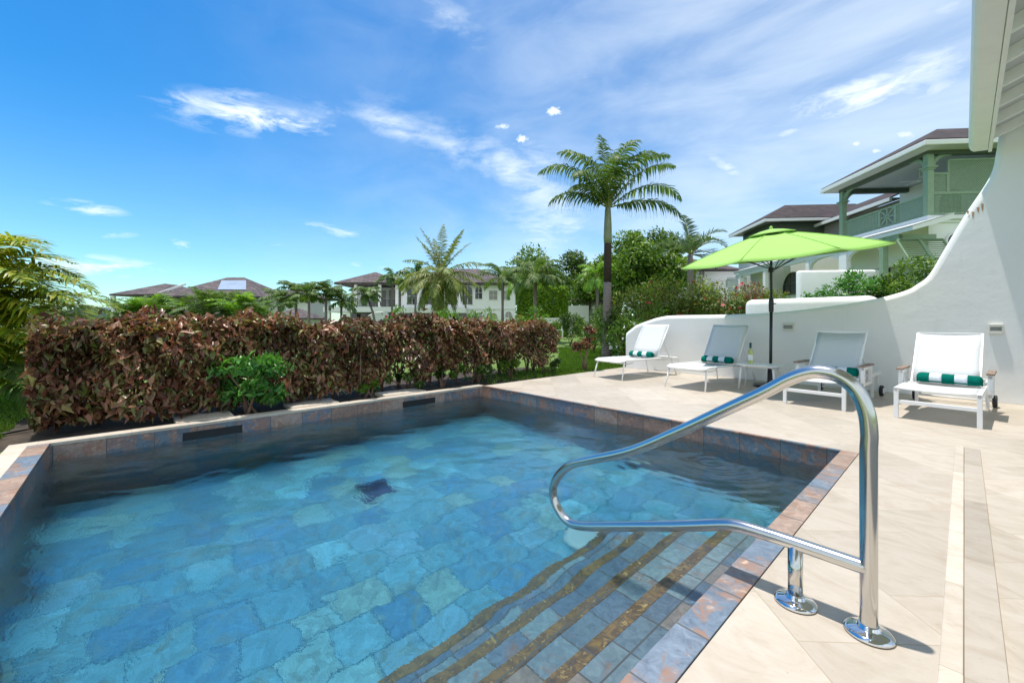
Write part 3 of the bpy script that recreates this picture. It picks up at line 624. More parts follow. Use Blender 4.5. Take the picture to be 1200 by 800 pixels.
def lounger_arm():                       # square frame, wooden arm pads, rear wheels
    r_ = empty('sun_lounger', (0,0,0), 0); zs_ = .335; yh = .74; L = 1.78
    f_ = MB()
    for sx in (-1, 1):
        f_.box(sx*.305-.0175, sx*.305+.0175, -.02, L, zs_-.045, zs_)
    f_.box(-.29, .29, -.012, .02, zs_-.175, zs_-.135); f_.box(-.29, .29, L-.04, L, zs_-.045, zs_-.005); f_.box(-.29, .29, .9, .93, zs_-.045, zs_-.02)
    f_.build('frame', M['alu'], r_, bevel=.004)
    for sx in (-1, 1):
        MB().prism([(-.02, 0), (.012, 0), (.022, zs_-.002), (-.02, zs_-.002)], sx*.305-.019, sx*.305+.019, 'x').build('leg', M['alu'], r_, bevel=.004)
        MB().box(sx*.305-.016, sx*.305+.016, L-.42, L-.385, .0, zs_-.046).build('leg', M['alu'], r_, bevel=.004)
        b = MB().box(sx*.352-.02, sx*.352+.02, .60, .66, zs_-.1, .475); b.box(sx*.352-.02, sx*.352+.02, .98, 1.03, zs_-.1, .475); b.box(sx*.352-.018, sx*.352+.018, .60, 1.03, .435, .478); b.box(sx*.352-.018, sx*.352+.018, .6, 1.03, zs_-.10, zs_-.06)
        ar = b.build('arm', M['alu'], r_, bevel=.004)
        MB().box(sx*.355-.032, sx*.355+.032, .55, 1.05, .479, .502).build('arm_pad', M['teak'], ar, bevel=.006)
        w_ = MB(); w_.tube([(sx*.335, L-.12, .075), (sx*.375, L-.12, .075)], .075, 28); wo_ = w_.build('wheel', M['rubber'], r_, bevel=.008, autosm=True)
        MB().tube([(sx*.33, L-.12, .075), (sx*.38, L-.12, .075)], .042, 20).build('hub', M['alu'], wo_, autosm=True)
    MB().tube([(-.33, L-.12, .075), (.33, L-.12, .075)], .01, 10).build('axle', M['alu'], r_, smooth=True)
    for sx in (-1, 1): MB().bar((sx*.305, L-.12, .075), (sx*.305, L-.12, zs_-.05), .03, .03).build('wheel_bracket', M['alu'], r_)
    solidify(sling_sheet([(.0, zs_-.012), (.03, zs_+.006), (.2, zs_+.004), (.5, zs_-.002), (yh, zs_)], .575).build('seat_sling', M['sling'], r_, smooth=True))
    a = R(50); bl = .75
    def bp_(t_, off=0): return (yh+math.cos(a)*t_*bl-math.sin(a)*off, zs_+math.sin(a)*t_*bl+math.cos(a)*off)
    fr = MB()
    for sx in (-1, 1): fr.bar((sx*.272, *bp_(0, -.01)), (sx*.272, *bp_(1, -.01)), .026, .03, (0, 1, 0))
    fr.bar((-.285, *bp_(1, -.01)), (.285, *bp_(1, -.01)), .03, .026, (0, 0, 1)); fr.build('backrest_frame', M['alu'], r_, bevel=.004)
    solidify(sling_sheet([bp_(.02, .004), bp_(.3), bp_(.7), bp_(.97, .006)], .54, .014).build('back_sling', M['sling'], r_, smooth=True))
    for sx in (-1, 1): MB().tube([(sx*.24, *bp_(.6, -.03)), (sx*.24, yh+.75, zs_-.03)], .008, 8).build('back_prop', M['alu'], r_, smooth=True)
    return r_
def towel():
    r_ = empty('rolled_towel', (0,0,0)); L = .50; rad = .062; nseg = 5
    for i in range(nseg):
        x0 = -L/2+i*L/nseg+(.0 if i else 0); x1 = x0+L/nseg
        prof = []; n = 30; v = []; f = []; K = 7
        for j in range(K):
            x = x0+(x1-x0)*j/(K-1)
            endr = 1.0
            if i == 0 and j < 2: endr = (.80, .95)[j]
            if i == nseg-1 and j > K-3: endr = (.95, .80)[j-K+2]
            for k in range(n):
                q = 2*PI*k/n; rr = rad*endr*(1+.03*math.sin(3*q+x*9)+.018*math.sin(x*70+q*2)); rr *= (1 - .16*max(0, -math.sin(q)))
                v.append((x, rr*math.cos(q)*1.05, rad*.85+rr*math.sin(q)))
        for j in range(K-1):
            for k in range(n): f.append((j*n+k, j*n+(k+1) % n, (j+1)*n+(k+1) % n, (j+1)*n+k))
        f.append(tuple(range(n))); f.append(tuple((K-1)*n+k for k in range(n)))
        b = MB(); b._add(v, f)
        if i in (0, nseg-1):             # the visible spiral of the roll
            xs = x0 if i == 0 else x1; sp = [(xs+(-.004 if i == 0 else .004), math.cos(t_)*(.006+.0062*t_/1.6), rad*.85+math.sin(t_)*(.006+.0058*t_/1.6)) for t_ in np.linspace(.3, 13, 60)]
            b.tube(sp, .004, 6)
        b.build('stripe', M['towel_g' if i % 2 == 0 else 'towel_w'], r_, smooth=True)
    MB().bar((-L/2+.005, -rad*.93, .022), (L/2-.005, -rad*.93, .022), .01, .012).build('loose_edge', M['towel_g'], r_, bevel=.003)
    return r_
LP = lounger_plain(); LP2 = copy_tree(LP); LA = lounger_arm(); LA2 = copy_tree(LA)
G1 = 'white sun loungers lined up along the wall'
spots = [(LP, -4.45, 6.47, -6, 'white armless lounger at the far left end of the row, next to the palm trunk'),
         (LP2, -2.95, 6.35, -5.5, 'white armless lounger between the far left lounger and the little side table'),
         (LA, -1.26, 6.20, -4, 'white wheeled lounger with wooden arm pads just right of the side table'),
         (LA2, -.20, 6.17, -3.5, 'white wheeled lounger with wooden arm pads at the right end, under the wall light')]
TL = ['first from the left, on the lounger nearest the palm', 'on the lounger left of the side table', 'half hidden behind the handrail curve', 'nearest, on the rightmost lounger']
tw = towel()
for i, (o, x, y, a, lb) in enumerate(spots):
    o.location = (x, y, 0); o.rotation_euler.z = R(a); tag(o, lb, 'sun lounger', G1)
    t_ = tw if i == 0 else copy_tree(tw)
    yy, zz = ((.98, .354), (.98, .354), (.66, .345), (.66, .345))[i]
    p = Matrix.Rotation(R(a), 3, 'Z') @ Vector((.02 if i < 2 else .04, yy, 0)); t_.location = (x+p.x, y+p.y, zz); t_.rotation_euler.z = R(a + (2, -1, 3, -2)[i])
    tag(t_, 'teal and white rolled towel ' + TL[i], 'towel', 'striped rolled towels on the loungers')

# ------------------------------------------------------------------ side table, bottle
tb = empty('side_table', (-2.16, 7.22, 0), R(4), 'small white low side table with rounded corners holding the bottle', 'table'); hw, hd, rr = .30, .235, .1
cpoly = []
for cx, cy, a0 in ((hw-rr, hd-rr, 0), (-hw+rr, hd-rr, 90), (-hw+rr, -hd+rr, 180), (hw-rr, -hd+rr, 270)):
    for k in range(7): q = R(a0+k*15); cpoly.append((cx+rr*math.cos(q), cy+rr*math.sin(q)))
MB().prism(cpoly, .375, .39, 'z').build('tabletop', M['alu'], tb, bevel=.004)
for sx in (-1, 1):
    for sy in (-1, 1): MB().tube([(sx*.215, sy*.155, .374), (sx*.245, sy*.185, 0)], [.017, .013], 12).build('leg', M['alu'], tb, smooth=True)
fr = MB()
for sy in (-1, 1): fr.bar((-.215, sy*.155, .36), (.215, sy*.155, .36), .02, .025)
for sx in (-1, 1): fr.bar((sx*.215, -.155, .36), (sx*.215, .155, .36), .02, .025)
fr.build('apron', M['alu'], tb)
bt = empty('wine_bottle', (-2.28, 7.20, .3905), 0, 'pale green glass wine bottle with dark teal foil standing on the side table', 'bottle')
MB().lathe([(.001,.004),(.036,.0),(.038,.006),(.038,.17),(.036,.19),(.026,.215),(.0165,.235),(.0145,.25),(.0145,.262)], 28).build('glass', M['bottle'], bt, smooth=True)
MB().lathe([(.0153,.245),(.0155,.27),(.015,.315),(.017,.317),(.017,.328),(.001,.330)], 24).build('foil', M['foil'], bt, autosm=True)
lb = MB(); n = 30; v = []; f = []
for z in (.055, .145):
    for k in range(n): q = 2*PI*k/n; v.append((.0386*math.cos(q), .0386*math.sin(q), z))
for k in range(n): f.append((k, (k+1) % n, n+(k+1) % n, n+k))
lb._add(v, f); lb.build('label', M['label'], bt, smooth=True)

# ------------------------------------------------------------------ umbrella
ub = empty('patio_umbrella', (-2.12, 7.62, 0), 0, 'open lime green patio umbrella on a black pole behind the side table', 'umbrella')
MB().tube([(0, 0, .05), (.012, -.0, 1.3)], .0225, 20).build('pole', M['black'], ub, smooth=True)
MB().tube([(.012, 0, 1.3), (.018, -.03, 2.52)], .019, 20).build('upper_pole', M['black'], ub, smooth=True)
MB().lathe([(.001,0),(.24,0),(.245,.02),(.235,.04),(.06,.06),(.045,.09),(.04,.28),(.03,.30),(.001,.30)], 36).build('base', M['black'], ub, autosm=True)
MB().lathe([(.024,1.2),(.034,1.22),(.036,1.31),(.036,1.40),(.03,1.42),(.02,1.44)], 20, (.012,0,0)).build('tilt_collar', M['black'], ub, autosm=True)
MB().bar((.02, -.03, 1.34), (.09, -.04, 1.34), .016, .016).build('crank', M['black'], ub, bevel=.004)
top = Vector((.018, -.03, 2.50)); NR = 8; RAD = 1.46
tilt = Matrix.Rotation(R(7.5), 3, 'X') @ Matrix.Rotation(R(-1.5), 3, 'Y')   # leans a little towards the pool
offa = R(0)
def rib_pt(k, t_, drop=0.0):
    q = offa + 2*PI*k/NR; r_ = RAD*t_; z = -.42*t_**1.25 - drop
    return top + tilt @ Vector((r_*math.cos(q), r_*math.sin(q), z))
v = []; f = []; nt = 9; ns = 8
for k in range(NR):
    for i in range(nt+1):
        t_ = .17 + .83*i/nt
        for j in range(ns+1):
            a_ = rib_pt(k, t_); b_ = rib_pt(k+1, t_); u = j/ns; p = a_.lerp(b_, u)
            bow = 4*u*(1-u); p.z -= .0*bow; inn = (top-p); inn.z = 0; p += inn*(.045*bow*t_); p.z += -.035*bow*t_
            v.append(p)
    b0 = k*(nt+1)*(ns+1)
    for i in range(nt):
        for j in range(ns): f.append((b0+i*(ns+1)+j, b0+i*(ns+1)+j+1, b0+(i+1)*(ns+1)+j+1, b0+(i+1)*(ns+1)+j))
cn = MB(); cn._add(v, f); co = cn.build('canopy', M['umb'], ub, smooth=True)
import bmesh
bm = bmesh.new(); bm.from_mesh(co.data); bmesh.ops.remove_doubles(bm, verts=bm.verts, dist=.0008); bm.to_mesh(co.data); bm.free(); solidify(co, .003)
v = []; f = []
for k in range(NR):
    for t_, up in ((.005, .045), (.12, .045), (.235, .035)): 
        p = rib_pt(k, t_, -up); v.append(p)
for k in range(NR):
    for i in range(2): f.append((k*3+i, ((k+1) % NR)*3+i, ((k+1) % NR)*3+i+1, k*3+i+1))
vn = MB(); vn._add(v, f); vo = vn.build('vent', M['umb'], co, smooth=True); solidify(vo, .003)
for k in range(NR):
    rb = MB().bar(rib_pt(k, .02, .014), rib_pt(k, .55, .022), .014, .014); rb.bar(rib_pt(k, .55, .022), rib_pt(k, .99, .014), .014, .014)
    rb.bar(top + tilt @ Vector((0, 0, -.62)), rib_pt(k, .55, .03), .011, .011)
    rb.build('rib', M['black'], ub)
for k in range(NR):
    MB().tube([rib_pt(k, t_, -.004) for t_ in np.linspace(.18, .995, 8)], .005, 6).build('seam', M['umb'], co, smooth=True)
hm = []
for k in range(NR):
    for j in range(8):
        q_ = rib_pt(k, 1).lerp(rib_pt(k+1, 1), j/8); bow = 4*(j/8)*(1-j/8); inn = top-q_; inn.z = 0; q_ += inn*(.045*bow); q_.z -= .035*bow+.006; hm.append(q_)
MB().tube(hm, .008, 6, closed=True).build('hem', M['umb'], co, smooth=True)
MB().lathe([(.02,-.66),(.04,-.65),(.04,-.58),(.02,-.57)], 16, tuple(top)).build('runner', M['black'], ub, autosm=True)
MB().lathe([(.02,.03),(.028,.05),(.02,.075),(.008,.09),(.001,.092)], 16, tuple(top)).build('finial', M['umb'], ub, smooth=True)
# ------------------------------------------------------------------ buildings
def arch_window(par, x, z0, w_, h_, y, arch=True, mat='glass_dark', bars=1, fm='paint', depth=.08):
    """window in a wall whose face is the plane y, looking to -y"""
    r_ = w_/2; pl = [(x-r_, z0), (x+r_, z0), (x+r_, z0+h_-(r_ if arch else 0))]
    if arch: pl += [(x+r_*math.cos(R(a)), z0+h_-r_+r_*math.sin(R(a))) for a in range(15, 180, 15)]
    pl += [(x-r_, z0+h_-(r_ if arch else 0))]
    wn = MB().prism(pl, y-.012, y+.02, 'y').build('window', M[mat], par)
    fr = MB(); pts_ = [Vector((p, y-.03, q)) for p, q in pl]
    for i in range(len(pts_)): fr.bar(pts_[i], pts_[(i+1) % len(pts_)], .06, .07, (0, 1, 0))
    for k in range(bars): xx = x-r_+(k+1)*w_/(bars+1); fr.bar((xx, y-.025, z0), (xx, y-.025, z0+h_-.02), .03, .035, (0, 1, 0))
    fr.bar((x-r_, y-.025, z0+h_*.5), (x+r_, y-.025, z0+h_*.5), .03, .035, (0, 1, 0))
    fr.build('frame', M[fm], wn); return wn
def lattice(par, p0, p1, z0, z1, name='lattice_panel', sp=.085, wd=.03, vert=False, topf=None):
    """panel between plan points p0 and p1; slats crossing at 45 degrees inside a frame"""
    p0 = Vector((*p0, 0)); p1 = Vector((*p1, 0)); L = (p1-p0).length; d = (p1-p0)/L; n = Vector((-d.y, d.x, 0)); b = MB(); hh = z1-z0
    def q(s_, z, o=0): return (p0.x+d.x*s_+n.x*o, p0.y+d.y*s_+n.y*o, z)
    if vert:
        s_ = .05
        while s_ < L: b.bar(q(s_, z0), q(s_, z1), .012, .045, tuple(d)); s_ += .075
    else:
        s_ = -hh
        while s_ < L:
            for sgn in (1, -1):
                a = max(s_, 0); e = min(s_+hh, L)
                if e > a+.02:
                    za, ze_ = z0+(a-s_), z0+(e-s_)
                    if sgn < 0: za, ze_ = z1-(a-s_), z1-(e-s_)
                    b.bar(q(a, za, .008*sgn), q(e, ze_, .008*sgn), .009, wd, tuple(n.cross(Vector((0,0,1))) if False else (0,0,1)))
            s_ += sp
    b.bar(q(0, z0), q(L, z0), .05, .06); b.bar(q(0, z1), q(L, z1), .07, .06)
    b.bar(q(0, z0), q(0, z1), .05, .05, tuple(n)); b.bar(q(L, z0), q(L, z1), .05, .05, tuple(n))
    return b.build(name, M['green_paint'], par)
C0 = W(14.56, 14.5, 0); RV = math.atan2(.679, .734)
va_ = empty('villa', (C0.x, C0.y, 0), RV, 'two storey white villa with green lattice balcony at the right above the wall', 'house')
def V_(name, mb, mat, par=None, **k): return mb.build(name, M[mat], par or va_, **k)
V_('ground_floor_wall', MB().box(0, 9, .0, .3, 0, 4.50).box(-.0, .3, .3, 4.4, 3.2, 4.5), 'white')
V_('side_wall', MB().box(.6, .9, .301, 13, 0, 4.40), 'white2')
V_('upper_wall', MB().box(2.7, 9, 4.3, 4.6, 4.5, 6.9).box(2.7, 2.9, .3, 4.3, 4.76, 6.98).box(3.3, 9, 0, .3, 4.76, 6.98), 'white')
V_('balcony_floor', MB().box(-.12, 3.3, -.12, 4.4, 4.60, 4.75).box(-.05, 9.0, -.05, 4.35, 4.50, 4.60), 'paint', bevel=.02)
colm = None
for (x, y) in ((0, 0), (0, 4.19), (3.2, 0)):
    c = V_('column', MB().box(x-.1, x+.1, y-.1, y+.1, 4.75, 6.9), 'green_paint', bevel=.01)
    V_('capital', MB().box(x-.17, x+.17, y-.17, y+.17, 6.40, 6.46).box(x-.13, x+.13, y-.13, y+.13, 6.34, 6.40), 'green_paint', c)
def bracket(x, y, dx, dy):
    b = MB(); pts_ = [(x+dx*(.62*(1-math.cos(R(a)))), y+dy*(.62*(1-math.cos(R(a)))), 6.40+.5*math.sin(R(a))) for a in range(0, 91, 15)]
    for i in range(len(pts_)-1): b.bar(pts_[i], pts_[i+1], .08, .12, (dx, dy, -.5) if i > 2 else (dx, dy, 0.01))
    b.prism([(0,0),(1,1),(0,1)], 0, .01, 'y') if False else None
    return V_('bracket', b, 'green_paint')
bracket(0, .1, 0, 1); bracket(.1, 0, 1, 0); bracket(0, 4.1, 0, -1); bracket(.1, 4.19, 1, 0); bracket(3.1, 0, -1, 0)
V_('beam', MB().box(-.1, .1, -.1, 4.3, 6.86, 7.0).box(.1, 6, -.1, .1, 6.86, 7.0).box(.1, 2.7, 4.1, 4.3, 6.80, 6.99), 'green_dark')
lattice(va_, (0, .1), (0, 1.35), 4.82, 5.50); lattice(va_, (0, 2.15), (0, 4.09), 4.82, 5.50, vert=True)
b = MB()
for a, c in (((1.4, 4.82), (2.1, 5.5)), ((1.4, 5.5), (2.1, 4.82)), ((1.75, 4.82), (1.75, 5.5)), ((1.4, 5.16), (2.1, 5.16)), ((1.4, 4.82), (2.1, 4.82)), ((1.4, 5.5), (2.1, 5.5)), ((1.4, 4.8), (1.4, 5.55)), ((2.1, 4.8), (2.1, 5.55))):
    b.bar((0, a[0], a[1]), (0, c[0], c[1]), .05, .05, (1, 0, 0))
V_('cross_panel', b, 'green_paint')
lattice(va_, (.1, 0), (3.1, 0), 4.82, 5.52); lattice(va_, (.1, .02), (.62, .02), 5.56, 6.22); lattice(va_, (.66, .02), (3.1, .02), 5.56, 6.68)
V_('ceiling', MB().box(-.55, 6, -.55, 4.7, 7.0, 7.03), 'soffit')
V_('gutter', MB().box(-.62, 8, -.62, -.5, 7.0, 7.17).box(-.62, -.5, -.5, 4.78, 7.0, 7.17).box(-.5, 8, 4.66, 4.78, 7.0, 7.17), 'paint', bevel=.02)
V_('roof', MB().hip(-.58, 9, -.58, 4.74, 7.175, 1.45, .04), 'roof_brown')
fn = V_('ceiling_fan', MB().tube([(1.3, 1.9, 7.0), (1.3, 1.9, 6.62)], .02, 8).lathe([(.001, .0), (.09, .02), (.10, .08), (.05, .12), (.001, .13)], 16, (1.3, 1.9, 6.52)), 'paint')
bl_ = MB()
for k in range(5): a = R(20+72*k); bl_.bar((1.3+.1*math.cos(a), 1.9+.1*math.sin(a), 6.58), (1.3+.62*math.cos(a), 1.9+.62*math.sin(a), 6.60), .12, .012)
V_('fan_blade', bl_, 'paint', fn)
# lower wing behind the balcony, and the pent roof verandah of the ground floor
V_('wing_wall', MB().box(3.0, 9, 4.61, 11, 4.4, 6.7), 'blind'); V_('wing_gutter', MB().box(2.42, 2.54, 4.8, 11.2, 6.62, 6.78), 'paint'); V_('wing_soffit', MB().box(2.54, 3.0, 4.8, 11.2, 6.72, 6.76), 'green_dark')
V_('wing_roof', MB().prism([(2.45, 6.78), (5, 8.0), (5, 7.9), (2.45, 6.72)], 4.81, 11.3, 'y'), 'roof_brown')
V_('verandah_roof', MB().prism([(-1.25, 4.08), (-1.25, 4.22), (.02, 4.62), (.02, 4.44)], -.9, 12.2, 'y'), 'paint')
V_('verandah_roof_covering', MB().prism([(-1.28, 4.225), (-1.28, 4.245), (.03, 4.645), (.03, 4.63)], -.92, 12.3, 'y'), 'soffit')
V_('verandah_beam', MB().box(-1.2, -1.0, .45, 12.1, 3.90, 4.075), 'white')
for y, wd in ((4.76, .13), (2.45, .22), (8.6, .14), (11.6, .14)): V_('verandah_column', MB().box(-1.2, -1.0, y-wd, y+wd, 1.8, 3.90), 'white', bevel=.03)
for ya, yb in ((.5, 2.2), (2.7, 4.6)):
    pl = [(ya, 3.90)] + [(ya+(yb-ya)*(.5-.5*math.cos(R(a))), 3.55+.33*math.sin(R(a))) for a in range(0, 181, 15)] + [(yb, 3.90)]
    V_('arch', MB().prism([(ya, 3.899)]+pl[1:-1]+[(yb, 3.899)], -1.17, -1.03, 'x'), 'white')
V_('parapet', MB().box(-3.75, -.75, .9, 1.2, 0, 3.0), 'white', bevel=.09, seg=3, smooth=True)
V_('green_post', MB().box(-1.24, -1.06, .32, .5, 2.3, 4.06), 'green_paint'); V_('green_beam', MB().box(-1.2, 0, -.3, -.2, 3.82, 4.05).box(-1.22, -1.08, -.3, .35, 3.9, 4.07), 'green_paint')
for k, (xa, xb) in enumerate(((-1.30, -.60), (-.54, .16))):
    b = MB(); za, zb = 3.86, 3.10; ya, yb = -.35, -.85
    for p, q_ in (((xa, ya, za), (xb, ya, za)), ((xa, yb, zb), (xb, yb, zb)), ((xa, ya, za), (xa, yb, zb)), ((xb, ya, za), (xb, yb, zb))): b.bar(p, q_, .06, .04, (0, .7, .7))
    for i in range(9): t_ = (i+.7)/9.6; b.bar((xa, ya+(yb-ya)*t_, za+(zb-za)*t_), (xb, ya+(yb-ya)*t_, za+(zb-za)*t_), .075, .008, (0, .2, 1))
    V_('shutter', b, 'green_paint')
arch_window(va_, .85, 3.15, .62, 1.0, 0, True); 
wl = arch_window(va_, 0, 0, 1, 1, 0, True, fm='paint')   # side window, turned to face the verandah
for o in (wl, ): 
    bpy.data.objects.remove(o.children[0]); bpy.data.objects.remove(o)
def side_window(par, y, z0, w_, h_, x):
    r_ = w_/2; pl = [(y-r_, z0), (y+r_, z0), (y+r_, z0+h_-r_)] + [(y+r_*math.cos(R(a)), z0+h_-r_+r_*math.sin(R(a))) for a in range(15, 180, 15)] + [(y-r_, z0+h_-r_)]
    wn = MB().prism(pl, x-.015, x+.02, 'x').build('window', M['glass_dark'], par); fr = MB(); pts_ = [Vector((x-.03, p, q)) for p, q in pl]
    for i in range(len(pts_)): fr.bar(pts_[i], pts_[(i+1) % len(pts_)], .05, .06, (1, 0, 0))
    for k in (1, 2): yy = y-r_+k*w_/3; fr.bar((x-.025, yy, z0), (x-.025, yy, z0+h_-.1), .03, .03, (1, 0, 0))
    fr.bar((x-.025, y-r_, z0+h_*.5), (x-.025, y+r_, z0+h_*.5), .03, .03, (1, 0, 0)); fr.build('frame', M['green_dark'], wn); return wn
side_window(va_, 9.0, 2.6, 1.9, 1.25, .6); side_window(va_, 3.0, 2.4, 1.2, 1.3, .6); side_window(va_, 2.2, 4.8, .8, 1.5, 2.7)
bpx = V_('downpipe', MB().tube([(-1.2, 12.0, 4.05), (-1.0, 11.9, 3.7), (-1.0, 11.9, 2.0)], .06, 8), 'paint', smooth=True)
V_('flank_wall', MB().prism([(11.3, 0), (12.6, 0), (12.1, 2.2), (11.75, 3.2), (11.65, 3.85), (11.3, 3.85)], -1.1, -.85, 'x'), 'white', bevel=.04)

v2 = empty('villa', (C0.x, C0.y, 0), RV, 'villa with brown shingle hip roof and shaded eaves behind the umbrella', 'house')
v2.location = (C0.x+.734*-.7-.679*9.5, C0.y+.679*-.7+.734*9.5, 0)
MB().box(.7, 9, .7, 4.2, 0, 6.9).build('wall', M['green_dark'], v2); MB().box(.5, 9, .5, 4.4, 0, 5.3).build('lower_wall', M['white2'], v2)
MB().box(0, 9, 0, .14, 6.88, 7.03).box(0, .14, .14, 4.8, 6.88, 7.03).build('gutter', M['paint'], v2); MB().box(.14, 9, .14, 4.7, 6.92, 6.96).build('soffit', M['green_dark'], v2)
MB().hip(.02, 9, .02, 4.85, 7.035, 1.35, .04).build('roof', M['roof_brown'], v2)

def camroot(name, dep, label, cat): 
    p = W(0, dep, 0); return empty(name, (p.x, p.y, 0), math.atan2(SA, CA), label, cat)
cz = lambda py, dep: H+(HZ-py)/F*dep
cx = lambda px, dep: (px-600)/F*dep
ct = camroot('cottage', 33, 'small white cottage glimpsed between the bluish palm and the umbrella', 'house')
MB().box(cx(790,33), cx(862,33), 0, 6, 0, cz(318,33)).build('wall', M['white2'], ct)
MB().box(cx(838,33)-.3, cx(905,33), -2.5, 0-.01, 0, cz(332,33)).box(cx(838,33)-.4, cx(905,33), -2.6, -2.2, cz(331.5,33), cz(329,33)).build('terrace_wall', M['white'], ct)
MB().hip(cx(785,33), cx(866,33), -.5, 6.5, cz(317.5,33), 1.2).build('roof', M['roof_grey'], ct)
for px in (812, 822): arch_window(ct, cx(px,33), cz(334,33), .5, 1.2, 0, False, 'blind')

DM = 48; mh = camroot('villa', DM, 'two storey white villa with grey hip roofs and balcony, behind the coconut palm', 'house')
X = lambda px: cx(px, DM); Z = lambda py: cz(py, DM)
MB().box(X(470), X(604), 0, 9, 0, Z(334)).build('main_wall', M['white'], mh)
MB().box(X(470)-.02, X(604)+.05, -.08, -.001, Z(362.5), Z(361)).build('string_course', M['paint'], mh)
MB().hip(X(462), X(610), -.9, 9.9, Z(334)+.01, Z(311.5)-Z(334), .22, 5.2).build('roof', M['roof_grey'], mh)
MB().box(X(398), X(470)-.02, 3.5, 9, 0, Z(334)).build('wing_wall', M['white2'], mh)
MB().hip(X(394), X(468), -.6, 8.6, Z(333.5), Z(317.5)-Z(333.5), .22, 3.4).build('wing_roof', M['roof_grey'], mh)
MB().box(X(386), X(470), -1.6, 3.4, Z(366), Z(360)).box(X(470), X(548), -2.2, -.1, Z(367), Z(361)).build('terrace_slab', M['paint'], mh)
for px in (400, 418, 446, 466): MB().box(X(px)-.16, X(px)+.16, -.4, -.1, Z(360), Z(333.5)).build('balcony_post', M['paint'], mh)
for px in (391, 414, 446, 470, 500, 530): MB().box(X(px)-.2, X(px)+.2, -1.5, -1.1, 0, Z(366.5)).build('terrace_post', M['paint'], mh)
b = MB()
for px in np.arange(400, 467, 1.6): b.bar((X(px), -.3, Z(359.8)), (X(px), -.3, Z(352)), .03, .03)
b.bar((X(400), -.3, Z(352)), (X(467), -.3, Z(352)), .07, .05); b.build('railing', M['black'], mh)
for px in (432, 455): arch_window(mh, X(px), Z(359), 2.0, 2.2, 3.5, False, 'blind', 2)
MB().box(X(388), X(470), 3.3, 3.48, 0, Z(367)).build('painted_terrace_shade', M['glass_dark'], mh)  # dark sheet whose colour stands in for the shade under the terrace slab
for px, y0, w_, h_ in ((483, 357, 1.2, 2.0), (500, 357, 1.2, 2.0), (530, 357, 1.2, 2.0), (548, 357, 1.2, 2.2), (561, 350.5, .85, 1.5), (578, 351.5, 1.0, 1.1), (592, 351.5, .9, 1.1), (561, 373.5, .9, .75), (578, 374, 1.0, .75), (596, 372, .8, .7)): arch_window(mh, X(px), Z(y0), w_, h_, 0, h_ > 1.3 or h_ < .8, 'glass_dark' if h_ > 1.3 else 'blind')
for px in (484, 516, 538): MB().box(X(px)-.9, X(px)+.9, -.02, -.005, 0, Z(367.5)).build('doorway', M['glass_dark'], mh)
o = MB().prism([(cx(424,40), 0), (cx(426,40), cz(376,40)), (cx(432,40), cz(369,40)), (cx(440,40), cz(365.5,40)), (cx(453,40), cz(364.5,40)), (cx(455,40), cz(376,40)), (cx(455,40), 0)], 0, .5, 'y').build('garden_wall', M['white'], None, bevel=.06)
o.location = W(0, 40, 0); o.rotation_euler.z = math.atan2(SA, CA); tag(o, 'small white curved wall end below the far balcony, above the hedge', 'wall')

DL = 45; lh = camroot('bungalow', DL, 'low house with grey brown hip roofs and a roof solar panel at the far left', 'house'); X = lambda px: cx(px, DL); Z = lambda py: cz(py, DL)
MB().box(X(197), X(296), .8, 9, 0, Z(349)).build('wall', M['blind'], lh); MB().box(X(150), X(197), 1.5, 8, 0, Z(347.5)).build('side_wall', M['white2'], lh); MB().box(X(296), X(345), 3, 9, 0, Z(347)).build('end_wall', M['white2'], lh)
MB().hip(X(131), X(199), -.3, 8.4, Z(346.6), Z(329.5)-Z(345), .18, 3.4).build('roof', M['roof_grey'], lh)
mr = MB().hip(X(188), X(300), -.6, 9.6, Z(349), Z(321)-Z(348), .2, 4.2).build('roof', M['roof_grey'], lh)
MB().hip(X(262), X(350), 2, 10, Z(347.5), Z(335)-Z(346), .2, 3).build('roof', M['roof_grey'], lh)
MB().bar((X(181)+.0, -.2, Z(346)), (X(197), 2.4, Z(330.5)), .25, .2).build('roof_hip_trim', M['paint'], lh)
yf = lambda t_: -.6+5.1*t_; zf = lambda t_: Z(349)+.2+(Z(321)-Z(348))*t_+.09
MB().quad((X(249), yf(.27), zf(.27)), (X(283), yf(.27), zf(.27)), (X(265), yf(.78), zf(.78)), (X(234), yf(.78), zf(.78))).build('solar_panel', M['solar'], lh)
solidify(lh.children[-1], .06)
MB().box(X(130), X(135), -.1, .1, 0, Z(347)).build('post', M['paint'], lh)
sh = camroot('outbuilding', 38, 'low shingled roof peeping over the hedge between the small palms', 'shed')
MB().box(cx(316,38), cx(352,38), .5, 4, 0, cz(374,38)).build('wall', M['white2'], sh); MB().hip(cx(312,38), cx(356,38), 0, 4.5, cz(374,38), cz(362,38)-cz(374,38)).build('roof', M['roof_grey'], sh)
gb = camroot('gatehouse', 36, 'white garden building with a small grey roof between the clipped hedge and tall palm', 'shed')
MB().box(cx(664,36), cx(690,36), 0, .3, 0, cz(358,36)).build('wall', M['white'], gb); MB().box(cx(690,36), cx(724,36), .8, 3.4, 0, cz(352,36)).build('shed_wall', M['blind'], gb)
MB().hip(cx(671,36), cx(726,36), .3, 4, cz(353,36), .75).build('roof', M['roof_grey'], gb)
for px in (698, 704, 710): MB().box(cx(px,36)-.12, cx(px,36)+.12, .74, .80, .5, cz(357,36)).build('shutter', M['paint'], gb)
bn = camroot('garden_bench', 27, 'white slatted bench in front of the tall clipped green hedge', 'bench')
xa, xb = cx(637,27), cx(659,27); b = MB()
for z in (.98, 1.1, 1.22): b.box(xa, xb, 0, .03, z, z+.08)
b.build('backrest', M['paint'], bn); MB().box(xa, xb, -.45, 0, .5, .54).build('seat', M['paint'], bn)
